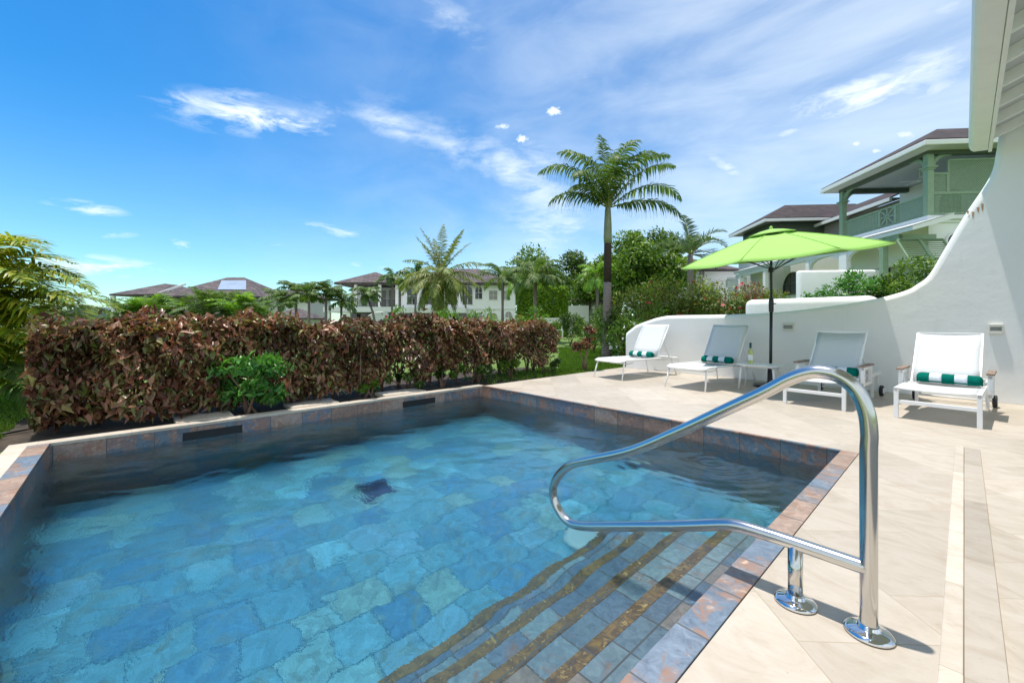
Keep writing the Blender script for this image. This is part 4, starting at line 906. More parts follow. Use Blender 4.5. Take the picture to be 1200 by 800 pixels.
for x in (xa, xb-.07):
    for y in (-.42, -.03): MB().box(x, x+.07, y, y+.06, 0, 1.28 if y > -.1 else .5).build('leg', M['paint'], bn)
hp = [(-720, 700, 30), ]; b = MB(); pl = []
for i in range(60):
    x = -900+i*30; pl.append((x, 12+10*math.sin(x*.007+1)+6*math.sin(x*.021)+4*math.sin(x*.05)))
hl = MB().prism([(-900, -2)] + pl + [(870, -2)], 0, 60, 'y').build('hills', M['hill'], None); hl.location = W(0, 820, 0); hl.rotation_euler.z = math.atan2(SA, CA); tag(hl, kind='structure')
# ------------------------------------------------------------------ vegetation
def unit(a): return a/np.maximum(np.linalg.norm(a, axis=-1, keepdims=True), 1e-9)
def leafV(C, D, N, L, Wd, fold=.25, bend=.0):
    """folded leaves: centre C, direction D, normal N; returns verts (n*4,3) and triangles"""
    D = unit(D); S = unit(np.cross(D, N)); N = unit(np.cross(S, D)); L = np.asarray(L).reshape(-1, 1); Wd = np.asarray(Wd).reshape(-1, 1)
    b = C-D*L*.5; t = C+D*L*.5-N*L*bend; l = C+S*Wd*.5+N*Wd*fold-D*L*.05; r = C-S*Wd*.5+N*Wd*fold-D*L*.05
    V = np.stack([b, l, t, r], 1).reshape(-1, 3); k = np.arange(len(C))*4
    return V, np.concatenate([np.stack([k, k+2, k+1], 1), np.stack([k, k+3, k+2], 1)])
def blob_leaves(blobs, n, L, asp=.5, shell=.6, out=.7, updir=.2, droop=0.0, seed=0, squash=None, rough=.12, gap=0.0):
    """leaves in the outer shells of ellipsoid blobs (cx,cy,cz,rx,ry,rz)"""
    r = np.random.default_rng(seed); B = np.array(blobs, float); wt = (B[:,3]*B[:,4]+B[:,3]*B[:,5]+B[:,4]*B[:,5]); idx = r.choice(len(B), n, p=wt/wt.sum())
    d = unit(r.normal(size=(n, 3))); rad = shell+(1-shell)*r.random(n)**.6+r.normal(0, rough, n)
    C = B[idx,:3]+d*B[idx,3:6]*rad[:,None]
    D = unit(d*out+r.normal(size=(n, 3))*.7+np.array([0, 0, updir-droop])); N = unit(d*.8+np.array([0, 0, .7])+r.normal(size=(n, 3))*.5)
    Ls = L*r.uniform(.6, 1.3, n); return leafV(C, D, N, Ls, Ls*asp*r.uniform(.8, 1.2, n), .22, .12)
def crown_obj(name, VF, mat, parent): return np_mesh(name, VF[0], VF[1], mat, parent, 3)
def cluster(c, rx, ry, rz, n, br, seed, flat=.3):
    """sub-blobs spread over an ellipsoid's surface, some poking out"""
    r = np.random.default_rng(seed); o = []
    for i in range(n):
        d = unit(r.normal(size=3)); d[2] = max(d[2], -flat) if d[2] < 0 else d[2]; k = r.uniform(.45, 1.0); s = br*r.uniform(.6, 1.25)
        o.append((c[0]+d[0]*rx*k, c[1]+d[1]*ry*k, c[2]+d[2]*rz*k*1.12, s, s, s*.85))
    return o
def limbs(pts_r, mat, parent, name='trunk'):
    m = MB()
    for pts, r in pts_r: m.tube(pts, r, 8)
    return m.build(name, mat, parent, smooth=True)
def tree(px, pbase, ptop, halfw, dep, mat, seed, label, cat='tree', n=4200, leaf=.24, blobs=22, group=None, trunkz=.4, br=.34, name='round_tree', flat=.3, ylow=None, asp=.5):
    x, z1 = cx(px, dep), cz(ptop, dep); zb = cz(pbase, dep); p = W(x, dep, 0); rx = halfw/F*dep; rz = (z1-zb)/2
    t_ = empty(name, (p.x, p.y, 0), 0, label, cat, group); c = np.array([0, 0, (z1+zb)/2]); r = np.random.default_rng(seed)
    bl = cluster(c, rx*.82, rx*.82, rz*.86, blobs, min(rx, rz)*br*1.3, seed, flat)
    crown_obj('crown', blob_leaves(bl, int(n*1.35), leaf, asp, .55, .6, .2, seed=seed), mat, t_)
    L = [([(0, 0, -.1), (.05, .05, max(.3, zb*.6)), (0, 0, c[2])], [rx*.09+.05, rx*.07+.03, .03])]
    for i in range(6):
        q = bl[i]; L.append(([(0, 0, max(.2, zb*.8)), (q[0]*.5, q[1]*.5, zb+(q[2]-zb)*.5), q[:3]], [rx*.04+.02, rx*.025+.01, .01]))
    limbs(L, M['bark'], t_); return t_

# ---- palm leaves
def frond(az_, el_, L, n=34, ll=.5, droop=1.0, twist=.25, wd=.035, seed=0, vee=.5, hang=.6, curl=1.7, start=.12, segs=3):
    """one feather leaf from the origin: (verts, tris, rachis points)"""
    r = np.random.default_rng(seed); K = 24; s = np.linspace(0, 1, K); th = el_ - droop*s**curl*1.35
    dr = np.cos(th); dz = np.sin(th); x = np.concatenate([[0], np.cumsum(dr[:-1])])*L/(K-1); z = np.concatenate([[0], np.cumsum(dz[:-1])])*L/(K-1)
    side = r.normal(0, .04)*L*s**2
    P = np.stack([x*math.cos(az_)-side*math.sin(az_), x*math.sin(az_)+side*math.cos(az_), z], -1)
    T = unit(np.gradient(P, axis=0)); S = unit(np.cross(T, np.tile([0, 0, 1.], (K, 1)))); U = np.cross(S, T)
    tt = np.repeat(np.linspace(start, .995, n), 2); sg = np.tile([1, -1], n); tt = np.clip(tt+r.normal(0, .004, len(tt)), 0, 1)
    def ip(A): f = tt*(K-1); i = np.minimum(f.astype(int), K-2); a = (f-i)[:, None]; return A[i]*(1-a)+A[i+1]*a
    p, t, sd, u = ip(P), unit(ip(T)), unit(ip(S)), unit(ip(U))
    ln = ll*(np.sin(np.clip((tt-start)/(1-start), 0, 1)*PI*.86+.32))**.8*r.uniform(.85, 1.12, len(tt)); ln = np.maximum(ln, ll*.18)[:, None]
    vv = (vee+r.normal(0, .16, len(tt)))[:, None]
    fw = (.35+.55*tt)[:, None]; d0 = unit(sd*sg[:, None]+u*vv+t*fw)
    W0 = np.cross(d0, u); W0 = unit(W0)
    pts = [p]; wds = [.5]; d = d0.copy(); q = p
    for k in range(segs):
        hg = hang*(k+1)/segs*r.uniform(.6, 1.3, len(tt))[:, None]
        d = unit(d+np.array([0, 0, -1.])*hg); q = q+d*ln/segs; pts.append(q); wds.append([1.0, .8, .08][min(k, 2)] if k < segs-1 else .08)
    V = []; 
    for q, w_ in zip(pts, wds): V += [q+W0*wd*w_*.5, q-W0*wd*w_*.5]
    V = np.stack(V, 1); m = V.shape[1]; base = np.arange(len(tt))[:, None]*m; Fs = []
    for k in range(segs):
        a = 2*k; Fs += [base+np.array([[a, a+1, a+3]]), base+np.array([[a, a+3, a+2]])]
    return V.reshape(-1, 3), np.concatenate(Fs), P
def rachis(P, r0, r1):
    m = MB(); Q = P[::3]; m.tube([tuple(p) for p in Q], [r0+(r1-r0)*i/(len(Q)-1) for i in range(len(Q))], 5); return m
def palm(name, loc, trunk, specs, leafm, label, cat='palm', group=None, separate=True, r0=.02, r1=.004, barkm='bark_palm', shaft=None, frame=None):
    """trunk: list of (x,y,z,r); specs: list of dict for frond()"""
    rt = empty(name, loc, 0, label, cat, group)
    tr_ = MB().tube([t[:3] for t in trunk], [t[3] for t in trunk], 14).build('trunk', M[barkm], rt, smooth=True)
    tx, ty, tz = trunk[-1][:3]
    if shaft:
        MB().tube([(tx, ty, tz-.02), (tx, ty, tz+shaft[0]*.3), (tx, ty, tz+shaft[0])], [trunk[-1][3]*1.08, trunk[-1][3]*1.18, trunk[-1][3]*.55], 14).build('crownshaft', M['shaft'], rt, smooth=True); tz += shaft[0]*.85
    VV, FF, n0 = [], [], 0; RB = MB()
    for sp in specs:
        V, Fc, P = frond(**sp); P = P+np.array([tx, ty, tz]); V = V+np.array([tx, ty, tz])
        if separate:
            fo = np_mesh('frond', V, Fc, M[leafm], rt, 3); rachis(P, r0, r1).build('leaf_stalk', M['rachis'], fo)
        else:
            VV.append(V); FF.append(Fc+n0); n0 += len(V); Q = P[::4]; RB.tube([tuple(p) for p in Q], [r0+(r1-r0)*i/(len(Q)-1) for i in range(len(Q))], 4)
    if not separate:
        k = len(RB.f); o = np_mesh('crown', np.vstack(VV), np.vstack(FF), M[leafm], rt, 3); RB.build('leaf_stalks', M['rachis'], o)
    return rt

# ---- copperleaf hedge
hx0, hx1, hy0, hy1 = -6.74, -5.80, -.70, 6.55
hg = empty('hedge', (-6.2, 2.9, 0), 0, 'long clipped hedge of drooping copper brown leaves along the far pool edge', 'hedge')
r = np.random.default_rng(3)
def hedge_pts(n):
    y = r.uniform(hy0, hy1, n); face = r.random(n)
    x = np.where(face < .52, hx1+.02-np.abs(r.normal(0, .17, n)), np.where(face < .86, r.uniform(hx0, hx1, n), np.where(face < .93, hx0+np.abs(r.normal(0,.08,n)), r.uniform(hx0, hx1, n))))
    top = 1.05+.05*np.sin(y*2.1)+.045*np.sin(y*5.3+1)+.03*np.sin(y*13)-.05*(y > 5.2); lowz = .04+.20*np.clip((y-1.5)/3, 0, 1)+.10*np.sin(y*7)*np.clip((y-1)/3, 0, 1)
    z = np.where(face < .52, lowz+(top-lowz)*r.random(n)**.85, np.where(face < .86, top-np.abs(r.normal(0, .06, n)), lowz+(top-lowz)*r.random(n)))
    # lumpy outline: bulges along the length
    bul = .10*np.sin(y*4.1+np.sin(z*5))+.08*np.sin(y*9.7+z*4)+.06*np.sin(z*9+y*3)+.05*np.sin(y*17+z*13)
    x = x+np.where(face < .52, bul, 0)+np.where((face < .52), -.22*np.clip((z-.85)/.25, 0, 1)**2, 0)
    z = z+np.where((face >= .52) & (face < .86), .04*np.sin(x*9+y*7)-.12*np.clip((x-hx1+.2)/.2, 0, 1)**2, 0)
    e = (face >= .93); y = np.where(e & (r.random(n) < .6), hy0+np.abs(r.normal(0, .1, n))+.0, y)
    return np.stack([x, y, z], -1)
n = 44000; C = hedge_pts(n)
keep = ~((np.sin(C[:,1]*6.3+1)*np.sin(C[:,1]*2.7) > .55) & (C[:,2] < .42) & (C[:,1] > 2.5)); C = C[keep]; n = len(C)
near = np.clip(1.12-.045*C[:,1], .85, 1.15)
Dd = unit(r.normal(size=(n, 3))*.55+np.array([.55, -.1, -.5])); Nn = unit(r.normal(size=(n, 3))*.55+np.array([.5, -.15, .75]))
topm = C[:,2] > .94; Dd[topm] = unit(r.normal(size=(topm.sum(), 3))*.8+np.array([.3, 0, .0])); Nn[topm] = unit(r.normal(size=(topm.sum(), 3))*.5+np.array([.2, 0, 1]))
Ls = .088*r.uniform(.5, 1.45, n)*near
ks = 900; idx = r.choice(np.where(C[:,2] > .9)[0], ks); C[idx, 2] += np.abs(r.normal(0, .055, ks)); Dd[idx] = unit(r.normal(size=(ks, 3))*.5+np.array([0, 0, .9]))
V, Fc = leafV(C-np.array([-6.2, 2.9, 0]), Dd, Nn, Ls, Ls*.44*r.uniform(.8, 1.25, n), .18, .3)
np_mesh('foliage', V, Fc, M['copper'], hg, 3)
y = hy0+.15; 
while y < hy1:
    x = r.uniform(-6.35, -5.95)
    for k in range(2 if y < 3 else 4):
        a = r.uniform(-.16, .16); b_ = r.uniform(-.14, .14); m = MB().tube([(x+6.2, y-2.9, -.06), (x+6.2+a*.4, y-2.9+b_*.4, .25), (x+6.2+a, y-2.9+b_, .65)], [.016, .012, .007], 6); m.build('stem', M['twig'], hg, smooth=True)
    y += r.uniform(.2, .34)
def shrub(px, dep, zt, hw, mat, seed, label, n=1200, leaf=.08, name='shrub', cat='shrub', group=None, z0=.05, blobs=12, asp=.42, flowers=None, nf=0, fl=.07, depth=None, pos=None, stems=5, out=.8, br=.4, flat=.9):
    p = pos if pos is not None else W(cx(px, dep), dep, 0); t_ = empty(name, (p[0], p[1], 0), 0, label, cat, group); rz = (zt-z0)/2
    bl = cluster(np.array([0, 0, z0+rz]), hw*.85, (depth or hw)*.85, rz*.9, blobs, min(hw, rz)*br*1.1, seed, flat)
    crown_obj('foliage', blob_leaves(bl, n, leaf, asp, .35, out, .3, seed=seed), M[mat] if isinstance(mat, str) else mat, t_)
    L = []; r_ = np.random.default_rng(seed)
    for i in range(stems):
        q = bl[i % len(bl)]; L.append(([(r_.normal(0, .04), r_.normal(0, .04), -.06), (q[0]*.4, q[1]*.4, q[2]*.5), q[:3]], [.018, .012, .005]))
    limbs(L, M['twig'], t_, 'stems')
    if flowers:
        k = nf; V, Fc = blob_leaves(bl, k*4, fl, .9, 1.02, 1.0, .2, seed=seed+9, rough=.04); crown_obj('blossoms', (V, Fc), M[flowers], t_)
    return t_
shrub(685, 9.0, 1.03, .25, 'copper', 21, 'single small copper leaved shrub standing apart right of the hedge end', 700, .11, 'copperleaf_shrub', 'shrub', z0=.42, blobs=8)
yg = on_x(296, 478, -5.72)[0]
shrub(0, 0, .74, .56, 'g_shrub', 22, 'bright green glossy shrub in front of the brown hedge by the stone lid', 1150, .11, 'green_shrub', 'shrub', z0=.08, blobs=14, pos=(-5.74, yg, 0), asp=.36, flowers='red_fl', nf=3, fl=.035)
shrub(0, 0, .34, .2, 'g_light', 23, 'small light green seedling under the hedge near the third stone lid', 220, .07, 'seedling', 'plant', z0=0, blobs=5, pos=(-5.85, on_x(436, 455, -5.8)[0], 0))
for i, (px, s_) in enumerate(((478, .32), (520, .4), (560, .42), (600, .42), (640, .36))):
    yy = on_x(px, 450, -5.9)[0]
    shrub(0, 0, s_, .42, 'g_mid' if i % 2 else 'g_dark', 30+i, ('low green clump under the hedge just beyond the farthest stone lid', 'low mid green clump under the hedge left of the pool corner', 'low dark clump under the hedge near the pool corner', 'mid green clump under the hedge right of the pool corner', 'low dark clump under the right end of the hedge')[i], 800, .07, 'low_plant', 'plant', z0=-.02, blobs=6, pos=(-5.95, yy, 0))
# grass
def grass(name, n, fx, hgt=.05):
    r_ = np.random.default_rng(4); P = fx(r_, n); n = len(P); a = r_.uniform(0, 6.28, n); D = unit(np.stack([np.cos(a)*.5, np.sin(a)*.5, np.ones(n)], -1)); N = np.stack([np.sin(a), -np.cos(a), np.zeros(n)], -1)
    L = hgt*r_.uniform(.6, 1.5, n); V, Fc = leafV(P+D*L[:, None]*.45, D, N, L, .012+L*.06, .1, .2); return tag(np_mesh(name, V, Fc, M['grass'], None, 3), kind='stuff')
def gx(r_, n):
    d = 3.6+9*r_.random(n)**1.6; px = r_.uniform(-120, 60, n); P = np.array([W(cx(a, b), b, -.05)[:] for a, b in zip(px, d)]); return P[(P[:,0] < -5.6) & ~((P[:,0] > -7.1) & (P[:,1] > -.9))]
grass('grass', 16000, gx, .055)
def gx2(r_, n):
    d = 8.2+9*r_.random(n)**1.3; px = r_.uniform(655, 735, n); P = np.array([W(cx(a, b), b, -.05)[:] for a, b in zip(px, d)]); return P[~((P[:,0] > -5.34) & (P[:,1] < 8.7))]
grass('grass', 12000, gx2, .09)
def gx3(r_, n):
    P = np.stack([r_.uniform(-6.6, -5.55, n), r_.uniform(4.6, 7.2, n), np.full(n, -.046)], -1); return P[r_.random(n) < np.clip((P[:,1]-4.2)/3, .05, 1)]
grass('grass', 3000, gx3, .07)
pp = [on_z(-20, 512, -.02), on_z(15, 506, -.02), on_z(45, 500, -.02), on_z(75, 497, -.02)]
tag(MB().tube([tuple(p) for p in pp], .012, 8).build('garden_hose', M['pipe'], None, smooth=True), 'thin black irrigation pipe lying on the lawn left of the hedge', 'pipe')

# ---- palms
def sp(az, el, L, **k): return dict(az_=R(az), el_=R(el), L=L, **k)
yaw = math.degrees(math.atan2(SA, CA))       # azimuth of the camera's right hand
# the tall palm beside the wall end
b0 = on_z(711, 419, -.04); S_ = []
mp = [(178,60,2.75,1.4),(196,74,2.5,1.3),(105,88,2.45,.35),(135,80,2.35,.85),(4,54,2.7,.95),(-6,66,2.6,1.15),(12,38,2.9,1.25),(-55,64,2.4,1.45),(-100,60,2.2,1.45),(215,36,1.8,1.2),(-140,52,2.0,1.4),(-8,14,2.3,1.0),(188,30,2.0,1.2),(-75,76,2.4,1.4)]
for i, (a, e, L, dr) in enumerate(mp): S_.append(sp(yaw+a, e, L, n=42, ll=.74, droop=dr, wd=.058, vee=.35, hang=1.35, seed=100+i, segs=4, curl=2.1))
dd = 12.0
palm('tall_palm', (b0.x, b0.y, 0), [(0,0,-.1,.19), (0,0,.15,.16), (0,0,.8,.135), (.02,.0,2.0,.125), (.03,0,2.9,.115)], [], 'palm_g', 'x')if False else None
tp = palm('tall_palm', (b0.x, b0.y, 0), [(0,0,-.1,.19), (0,0,.15,.155), (0,0,.8,.135), (.02,0,1.7,.125), (.03,0,2.25,.115)], [], 'palm_g', 'tall palm with ringed grey trunk standing at the end of the white wall', 'palm')
MB().tube([(.03,0,2.26), (.035,0,2.9), (.035,0,3.42)], [.116,.118,.108], 14).build('fibrous_trunk', M['bark_fibre'], tp, smooth=True)
MB().tube([(.035,0,3.42), (.035,0,3.6), (.04,0,4.0), (.04,0,4.45), (.04,0,4.62)], [.11,.125,.115,.09,.05], 14).build('crownshaft', M['shaft'], tp, smooth=True)
for sp_ in S_:
    V, Fc, P_ = frond(**sp_); o3 = np.array([.04, 0, 4.50]); fo = np_mesh('frond', V+o3, Fc, M['palm_g'], tp, 3); rachis(P_+o3, .026, .004).build('leaf_stalk', M['rachis'], fo)
# coconut palm
dc = 27; zc = cz(322, dc); S_ = []
for i, (a, e, L) in enumerate([(88,82,3.7),(20,72,3.5),(155,74,3.5),(-30,64,3.3),(-100,-48,2.9),(-70,-42,2.9),(-150,-38,2.8),(-40,-44,2.8),(30,-30,2.8),(150,-35,2.8),(40,55,3.3),(60,66,2.8),(140,58,3.0),(165,44,3.0),(110,70,3.0),(185,66,3.0),(-8,35,3.2),(-20,5,3.1),(10,18,3.0),(200,14,3.0),(170,5,3.1),(-60,-5,3.0),(-90,-12,3.1),(-120,-8,3.0),(-145,5,3.2),(215,-8,3.1),(-35,-12,3.0),(-75,20,3.0),(-105,22,3.0),(60,5,3),(120,5,3),(-50,-30,2.7),(-95,-35,2.8),(-130,-30,2.7),(-15,-22,2.9),(195,-22,2.9)]):
    S_.append(sp(yaw+a, e, L, n=34, ll=.48 if e > 50 else .74, droop=.28 if e > 50 else (.75 if e > 0 else .62), wd=.07, vee=.25, hang=.5 if e > 40 else .9, seed=200+i, curl=1.3))
palm('coconut_palm', W(cx(516, dc), dc), [(0,0,-.1,.26), (0,0,.6,.2), (.1,.05,2,.18), (.05,0,zc-.2,.17), (.05,0,zc,.22)], S_, 'palm_c', 'broad coconut palm with yellowing hanging fronds in front of the far villa', r0=.04, r1=.008, barkm='bark')
# golden palm at the left edge
gp = W(cx(-98, 5.2), 5.2); S_ = []
for i, (a, e, L, dr) in enumerate([(-10,50,2.3,1.1),(5,40,2.3,1.15),(20,55,2.1,1.2),(-30,38,2.1,1.1),(-50,52,2.0,1.2),(0,62,2.3,1.15),(40,45,2.1,1.1),(-75,45,1.9,1.2),(70,60,2.0,1.0),(120,60,2,1),(160,50,2,1),(-15,28,2.1,.95),(12,24,2.1,.9),(-40,20,1.9,.95),(90,35,1.9,1),(-95,60,1.9,1.1),(-22,58,2.4,1.15),(8,74,2.2,1.2),(-60,30,1.7,1.1),(-5,14,1.7,.9),(-12,66,2.5,1.25),(3,52,2.5,1.2),(-28,48,2.3,1.2),(-45,62,2.3,1.25),(-2,34,2.2,1.0),(-18,20,1.9,.8),(15,8,1.8,.7),(-35,8,1.7,.7),(-58,66,2.2,1.2),(-8,45,2.4,1.1),(30,30,2.1,1),(-16,54,2.4,1.2),(10,60,2.2,1.2),(-4,28,2.3,.95),(-32,30,2.2,1.05),(-24,64,2.4,1.25),(-50,42,2.2,1.15),(-10,36,2.4,1.05)]):
    S_.append(sp(yaw+a, e, L, n=60, ll=.50, droop=dr, wd=.034, vee=.5, hang=.45, seed=300+i, curl=1.5))
palm('golden_palm', (gp.x, gp.y, 0), [(0,0,-.1,.07), (.03,.03,.3,.055), (.06,.0,.42,.05)], S_, 'palm_y', 'golden green feathery palm clump arching in from the left edge above the hedge', shaft=(.45,), r0=.016, r1=.003)
S_ = [sp(yaw+a, e, L, n=54, ll=.46, droop=dr, wd=.034, vee=.45, hang=.5, seed=370+i, curl=1.5) for i, (a, e, L, dr) in enumerate([(-8,48,1.9,1.2),(12,38,1.8,1.1),(-30,50,1.8,1.2),(0,62,2.0,1.25),(-18,30,1.8,1.0),(5,20,1.7,.8),(-45,40,1.7,1.2),(-25,12,1.6,.7),(30,55,1.8,1.1),(-60,55,1.6,1.2),(-12,70,2.0,1.3),(90,60,1.7,1),(150,50,1.7,1)])]
palm('golden_palm', W(cx(-50, 5.6), 5.6), [(0,0,-.1,.06), (.02,.02,.2,.045), (.02,.0,.3,.04)], S_, 'palm_y', 'shorter golden green palm clump tucked against the left end of the brown hedge', shaft=(.3,), r0=.013, r1=.003)
S_ = [sp(yaw+a, e, 1.25, n=26, ll=.3, droop=1.1, wd=.035, vee=.3, hang=.5, seed=340+i) for i, (a, e) in enumerate([(-20,30),(10,20),(-50,15),(30,38),(-80,30),(-5,5),(-35,45),(60,30),(150,40)])]
palm('dark_palm', W(cx(-38, 5.1), 5.1), [(0,0,-.1,.05), (0,0,.35,.04)], S_, 'palm_g', 'low dark green palm at the left edge below the golden palm', r0=.01, r1=.003)
def fan(cnt, L, seed, lo=-15, hi=75, **k):
    r_ = np.random.default_rng(seed); o = []
    for i in range(cnt): e = lo+(hi-lo)*r_.random()**.8; o.append(sp(i*360/cnt*2.4+r_.uniform(-15, 15), e, L*r_.uniform(.85, 1.1), seed=seed*50+i, **k))
    return o
lab6 = ['leftmost bushy palm of the row below the bungalow roof', 'second bushy palm from the left in the row before the bungalow', 'third bushy palm from the left in the row before the bungalow', 'bushy palm below the white trim of the bungalow roof', 'bushy palm just left of the solar panel in the row', 'bushy palm directly below the solar panel', 'bushy palm right of the solar panel in the row', 'second bushy palm from the right in the row', 'rightmost bushy palm of the row before the bungalow']
for i, px in enumerate(np.linspace(146, 305, 9)):
    dp = 19+random.uniform(-1.2, 1.2); zt = cz(350+random.uniform(-4, 5), dp)
    palm('bushy_palm', W(cx(px, dp), dp), [(0,0,-.1,.06), (0,0,1.0+random.uniform(-.1,.25),.05)], fan(20, 1.75, 400+i, 5, 78, n=24, ll=.40, droop=1.0, wd=.06, vee=.4, hang=.5), 'g_light' if i % 3 == 1 else 'palm_g', lab6[i], group='bushy palms before the bungalow', separate=False, r0=.02, r1=.006)
lab7 = ['leftmost of the small palms right of the bungalow', 'small palm second from left between the two houses', 'middle one of the small palms between the two houses', 'tallest small palm just left of the far balcony', 'small palm whose crown touches the left corner of the far balcony']
for i, (px, pt, dp) in enumerate(((327, 345, 27), (347, 335, 28), (362, 340, 26), (382, 337, 27), (400, 346, 28))):
    palm('small_palm', W(cx(px, dp), dp), [(0,0,-.1,.10), (0,0,cz(pt, dp)-.75,.07)], fan(15, 1.35, 430+i, -10, 70, n=20, ll=.5, droop=1.05, wd=.075, vee=.3, hang=.8), 'palm_g', lab7[i], group='small palms between the far houses', separate=False, r0=.02, r1=.008, shaft=(.4,))
for i, (px, pt, dp, L, lb, ln_) in enumerate(((442, 341, 38, 1.7, 'slender leaning palm in front of the far balcony', -1.0), (459, 322, 40, 2.0, 'slender palm left of the coconut palm, over the grey roof edge', .1), (486, 318, 42, 2.3, 'palm just behind the left fronds of the coconut palm', .2))):
    z = cz(pt, dp); rr = W(ln_, 0); palm('slender_palm', W(cx(px, dp), dp), [(0,0,-.1,.13), (rr.x*.4,rr.y*.4,z*.5,.1), (rr.x,rr.y,z-.3,.09)], fan(13, L, 450+i, -25, 60, n=20, ll=.65, droop=1.1, wd=.12, vee=.3, hang=.8), 'g_dark', lb, separate=False, r0=.03, r1=.01)
for i, (px, pt, dp, L, nn, lb, lm) in enumerate(((589, 326, 30, 2.3, 15, 'light green feathery palm at the right corner of the far villa', 'palm_g'), (627, 326, 22, 2.0, 20, 'grey stemmed feathery palm in front of the tall clipped hedge', 'palm_g'), (607, 330, 33, 2.2, 14, 'light green palm half hidden between its two taller neighbours', 'g_light'), (700, 322, 28, 1.7, 12, 'pale palm just left of the tall ringed trunk', 'g_light'))):
    z = cz(pt, dp); palm('feathery_palm', W(cx(px, dp), dp), [(0,0,-.1,.13), (0,0,z*.5,.085), (0,0,z-.35,.12), (0,0,z,.08)], fan(nn+4, L, 470+i, -30, 70, n=30, ll=.55, droop=1.15, wd=.06, vee=.25, hang=.9), lm, lb, separate=False, r0=.03, r1=.01)
S_ = [sp(yaw+a, e, L, n=30, ll=.55, droop=dr, wd=.07, vee=.6, hang=.25, seed=500+i) for i, (a, e, L, dr) in enumerate([(5,42,2.3,1.15),(-20,60,2.2,1.1),(20,18,2.2,.9),(95,82,2.4,.4),(160,62,2.1,1),(180,38,2.2,1.1),(205,20,2.0,1.0),(-60,40,2,1.1),(-110,42,2,1.1),(60,60,2.2,.9),(120,45,2,1),(0,-10,1.6,.8)])]
palm('bluish_palm', W(cx(809, 22), 22), [(0,0,-.1,.2), (0,0,2,.17), (0,0,cz(312, 22),.17), (0,0,cz(298, 22),.11)], S_, 'palm_b', 'grey blue feathery palm behind the left tip of the umbrella', r0=.035, r1=.01)

# ---- trees
tree(628, 360, 289, 34, 60, M['g_mid'], 51, 'dome shaped dark green tree farthest back above the clipped hedge', n=4500, leaf=.5, blobs=26)
tree(674, 368, 291, 30, 62, M['g_dark'], 52, 'very dark tree in the gap left of the tall palm trunk', n=3500, leaf=.5, blobs=20)
tree(757, 372, 268, 52, 30, M['g_mid'], 53, 'large dense broadleaf tree right behind the tall palm', n=13000, leaf=.30, blobs=55, br=.26)
tree(724, 372, 284, 32, 34, M['g_mid'], 54, 'broadleaf tree directly behind the tall palm trunk', n=5000, leaf=.3, blobs=18)
tree(690, 366, 318, 26, 37, M['g_mid'], 55, 'smaller leafy tree above the white garden building', n=2600, leaf=.28, blobs=16)
tree(572, 372, 334, 12, 45, M['g_mid'], 56, 'low tree tucked at the foot of the far villa', n=900, leaf=.35, blobs=8) if False else None
tree(650, 372, 308, 24, 52, M['g_dark'], 57, 'dark tree filling the gap behind the grey stemmed feathery palm', n=3500, leaf=.4, blobs=18)
tree(704, 372, 300, 26, 44, M['g_dark'], 58, 'dark tree behind the white garden building', n=4000, leaf=.36, blobs=20)
tree(600, 372, 322, 18, 56, M['g_mid'], 59, 'mid green tree between the far villa and the clipped hedge', n=2500, leaf=.4, blobs=14)
tree(788, 372, 300, 20, 40, M['g_mid'], 60, 'mid green tree between the large broadleaf tree and the bluish palm', n=2500, leaf=.34, blobs=14)
# clipped hedge block
dh = 30; hb = camroot('clipped_hedge', dh, 'tall square clipped green hedge, bright on its right hand face', 'hedge'); r_ = np.random.default_rng(9); n = 9000
x0_, x1_ = cx(606, dh), cx(664, dh); zt = cz(336, dh); fc = r_.random(n)
C = np.stack([np.where(fc > .75, x1_, r_.uniform(x0_, x1_, n)), np.where(fc > .75, r_.uniform(0, 2.2, n), np.where(fc < .55, 0, r_.uniform(0, 2.2, n))), np.where((fc >= .55) & (fc <= .75), zt, r_.uniform(0, zt, n))], -1)+r_.normal(0, .06, (n, 3))
V, Fc = leafV(C, r_.normal(size=(n, 3)), r_.normal(size=(n, 3))+np.array([.3, -.6, .5]), .2*r_.uniform(.6, 1.3, n), .1, .2, .1); np_mesh('foliage', V, Fc, M['g_hedge'], hb, 3)
MB().box(x0_+.12, x1_-.12, .12, 2.05, 0, zt-.12).build('inner_branches', M['bark'], hb)
# shrubs behind
k = 0
def bank(items, group):
    for it in items: shrub(*it[:7], n=int(it[7]*1.9), leaf=it[8]*.95, br=.55, group=group, flowers=it[9] if len(it) > 9 else None, nf=it[10] if len(it) > 10 else 0, blobs=16, name='flowering_shrub' if len(it) > 9 else 'shrub', fl=.11)
bank([(718, 12.8, 1.45, .55, 'g_mid', 61, 'red flowered shrub just right of the tall palm trunk base', 1500, .11, 'red_fl', 3),
      (742, 12.6, 2.05, .8, 'hib', 62, 'shrub with a few red flowers above the left wall end', 2200, .11, 'red_fl', 4),
      (772, 12.8, 2.3, .85, 'hib', 63, 'reddish tipped shrub above the leftmost lounger', 2300, .11, 'red_fl', 3),
      (806, 12.6, 2.3, .85, 'hib', 64, 'dark shrub under the left tip of the umbrella', 2300, .11, 'red_fl', 5),
      (838, 12.4, 2.3, .85, 'hib', 65, 'green shrub with red blossoms under the umbrella left of its pole', 2200, .11, 'red_fl', 10),
      (866, 12.2, 2.25, .7, 'hib', 66, 'shrub dotted with crimson blossoms just left of the umbrella pole', 1900, .11, 'red_fl', 16),
      (888, 12.0, 2.15, .5, 'pink_leaf', 67, 'pinkish dry leaved bush immediately left of the umbrella pole', 1300, .09, 'red_fl', 5)], 'flowering shrubs behind the wall')
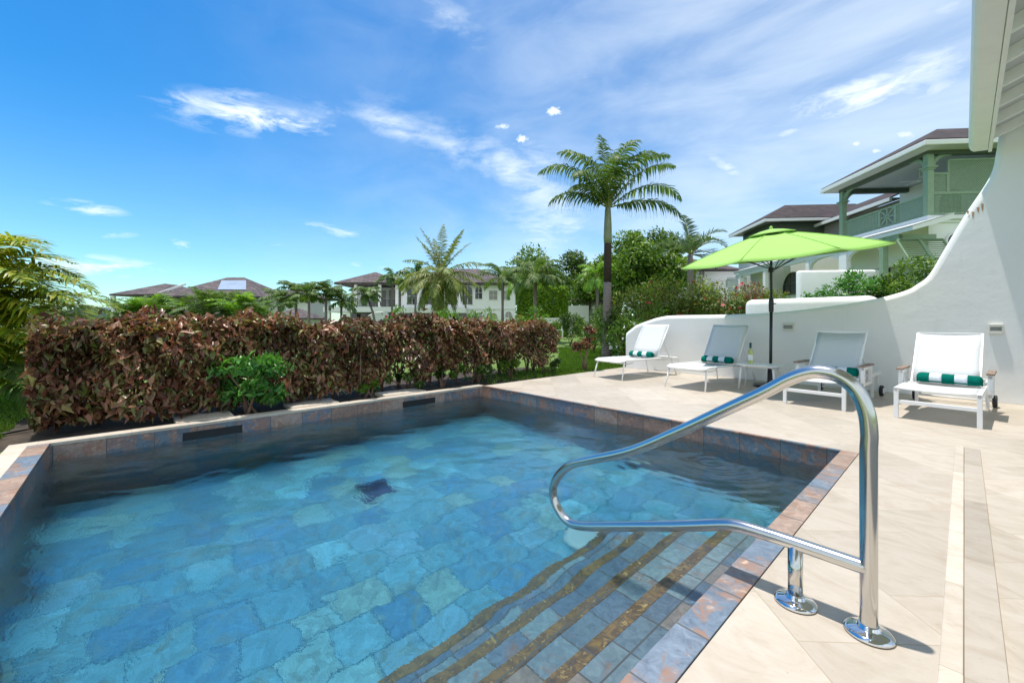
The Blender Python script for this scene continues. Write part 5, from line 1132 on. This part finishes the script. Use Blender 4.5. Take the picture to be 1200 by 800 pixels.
bank([(912, 12.2, 1.95, .55, 'hib', 68, 'low green shrub just right of the umbrella pole behind the white wall end', 1500, .10, 'red_fl', 3), (880, 12.9, 2.1, .8, 'hib', 69, 'broad green shrub behind the pinkish dry bush', 1800, .11, 'red_fl', 3), (790, 13.2, 2.3, .9, 'hib', 70, 'tallest mixed green shrub between the two leftmost lounger backs, at the back', 2000, .11, 'red_fl', 3)], 'flowering shrubs behind the wall')
bank([(760, 11.6, 1.55, .7, 'g_light', 71, 'light green low shrub just above the top edge of the left wall', 1100, .09, 'white_fl', 5), (733, 11.0, 1.15, .5, 'g_mid', 72, 'low green shrub hugging the left end of the wall', 900, .09, 'white_fl', 3)], 'low shrubs at the wall end')
shrub(696, 14.5, 1.25, .6, 'g_mid', 73, 'green shrub with red blossoms left of the tall palm trunk', 1300, .10, 'flowering_shrub', flowers='red_fl', nf=4, fl=.12)
shrub(690, 21, 1.45, 1.1, 'g_mid', 75, 'mid green shrub in front of the white garden wall, left of the tall trunk', 1300, .14)
shrub(715, 19, 1.6, 1.0, 'g_dark', 76, 'dark green shrub right behind the tall palm trunk', 1300, .13)
shrub(645, 17, 1.0, .8, 'g_mid', 77, 'low green shrub seen just above the right end of the brown hedge', 1000, .12)
shrub(668, 19, 1.35, .9, 'g_dark', 74, 'dark round shrub below the white garden building', 1300, .13)
for i, (px, s_) in enumerate(((465, 1), (492, .9), (520, 1.1), (548, .9), (575, 1.2), (602, 1.0), (628, .8))):
    shrub(px, 15.5, 1.5+.26*s_, .55, 'g_light', 80+i, 'bright green shrub over the brown hedge, ' + ('right of the curved white wall', 'under the left coconut fronds', 'directly below the coconut palm', 'between coconut palm and arched windows', 'below the arched windows', 'left of the grey stemmed palm', 'at the foot of the grey stemmed palm')[i], 700, .12, group='bright shrubs beyond the brown hedge', flowers='red_fl' if i in (0,) else ('white_fl' if i == 5 else None), nf=4, fl=.16)
shrub(985, 11.2, 2.42, .8, 'g_shrub', 91, 'open branched green shrub rising behind the wall right of the umbrella pole', 2000, .10, blobs=18, z0=1.1, br=.34)
shrub(948, 11.6, 2.15, .65, 'g_shrub', 92, 'loose green shrub next to the umbrella pole behind the wall', 1300, .10, blobs=12, z0=1.0, br=.32)
shrub(1022, 10.8, 2.2, .6, 'g_shrub', 93, 'low leafy shrub between the open shrub and the dense dark one', 1600, .10, z0=1.0)
shrub(1066, 10.0, 2.62, .65, 'g_mid', 94, 'dense dark shrub under the green shutters where the wall starts to rise', 3600, .10, z0=1.0, blobs=18)
shrub(1040, 10.4, 2.3, .5, 'g_dark', 95, 'dark green shrub at the foot of the green post', 1200, .10, z0=1.0)
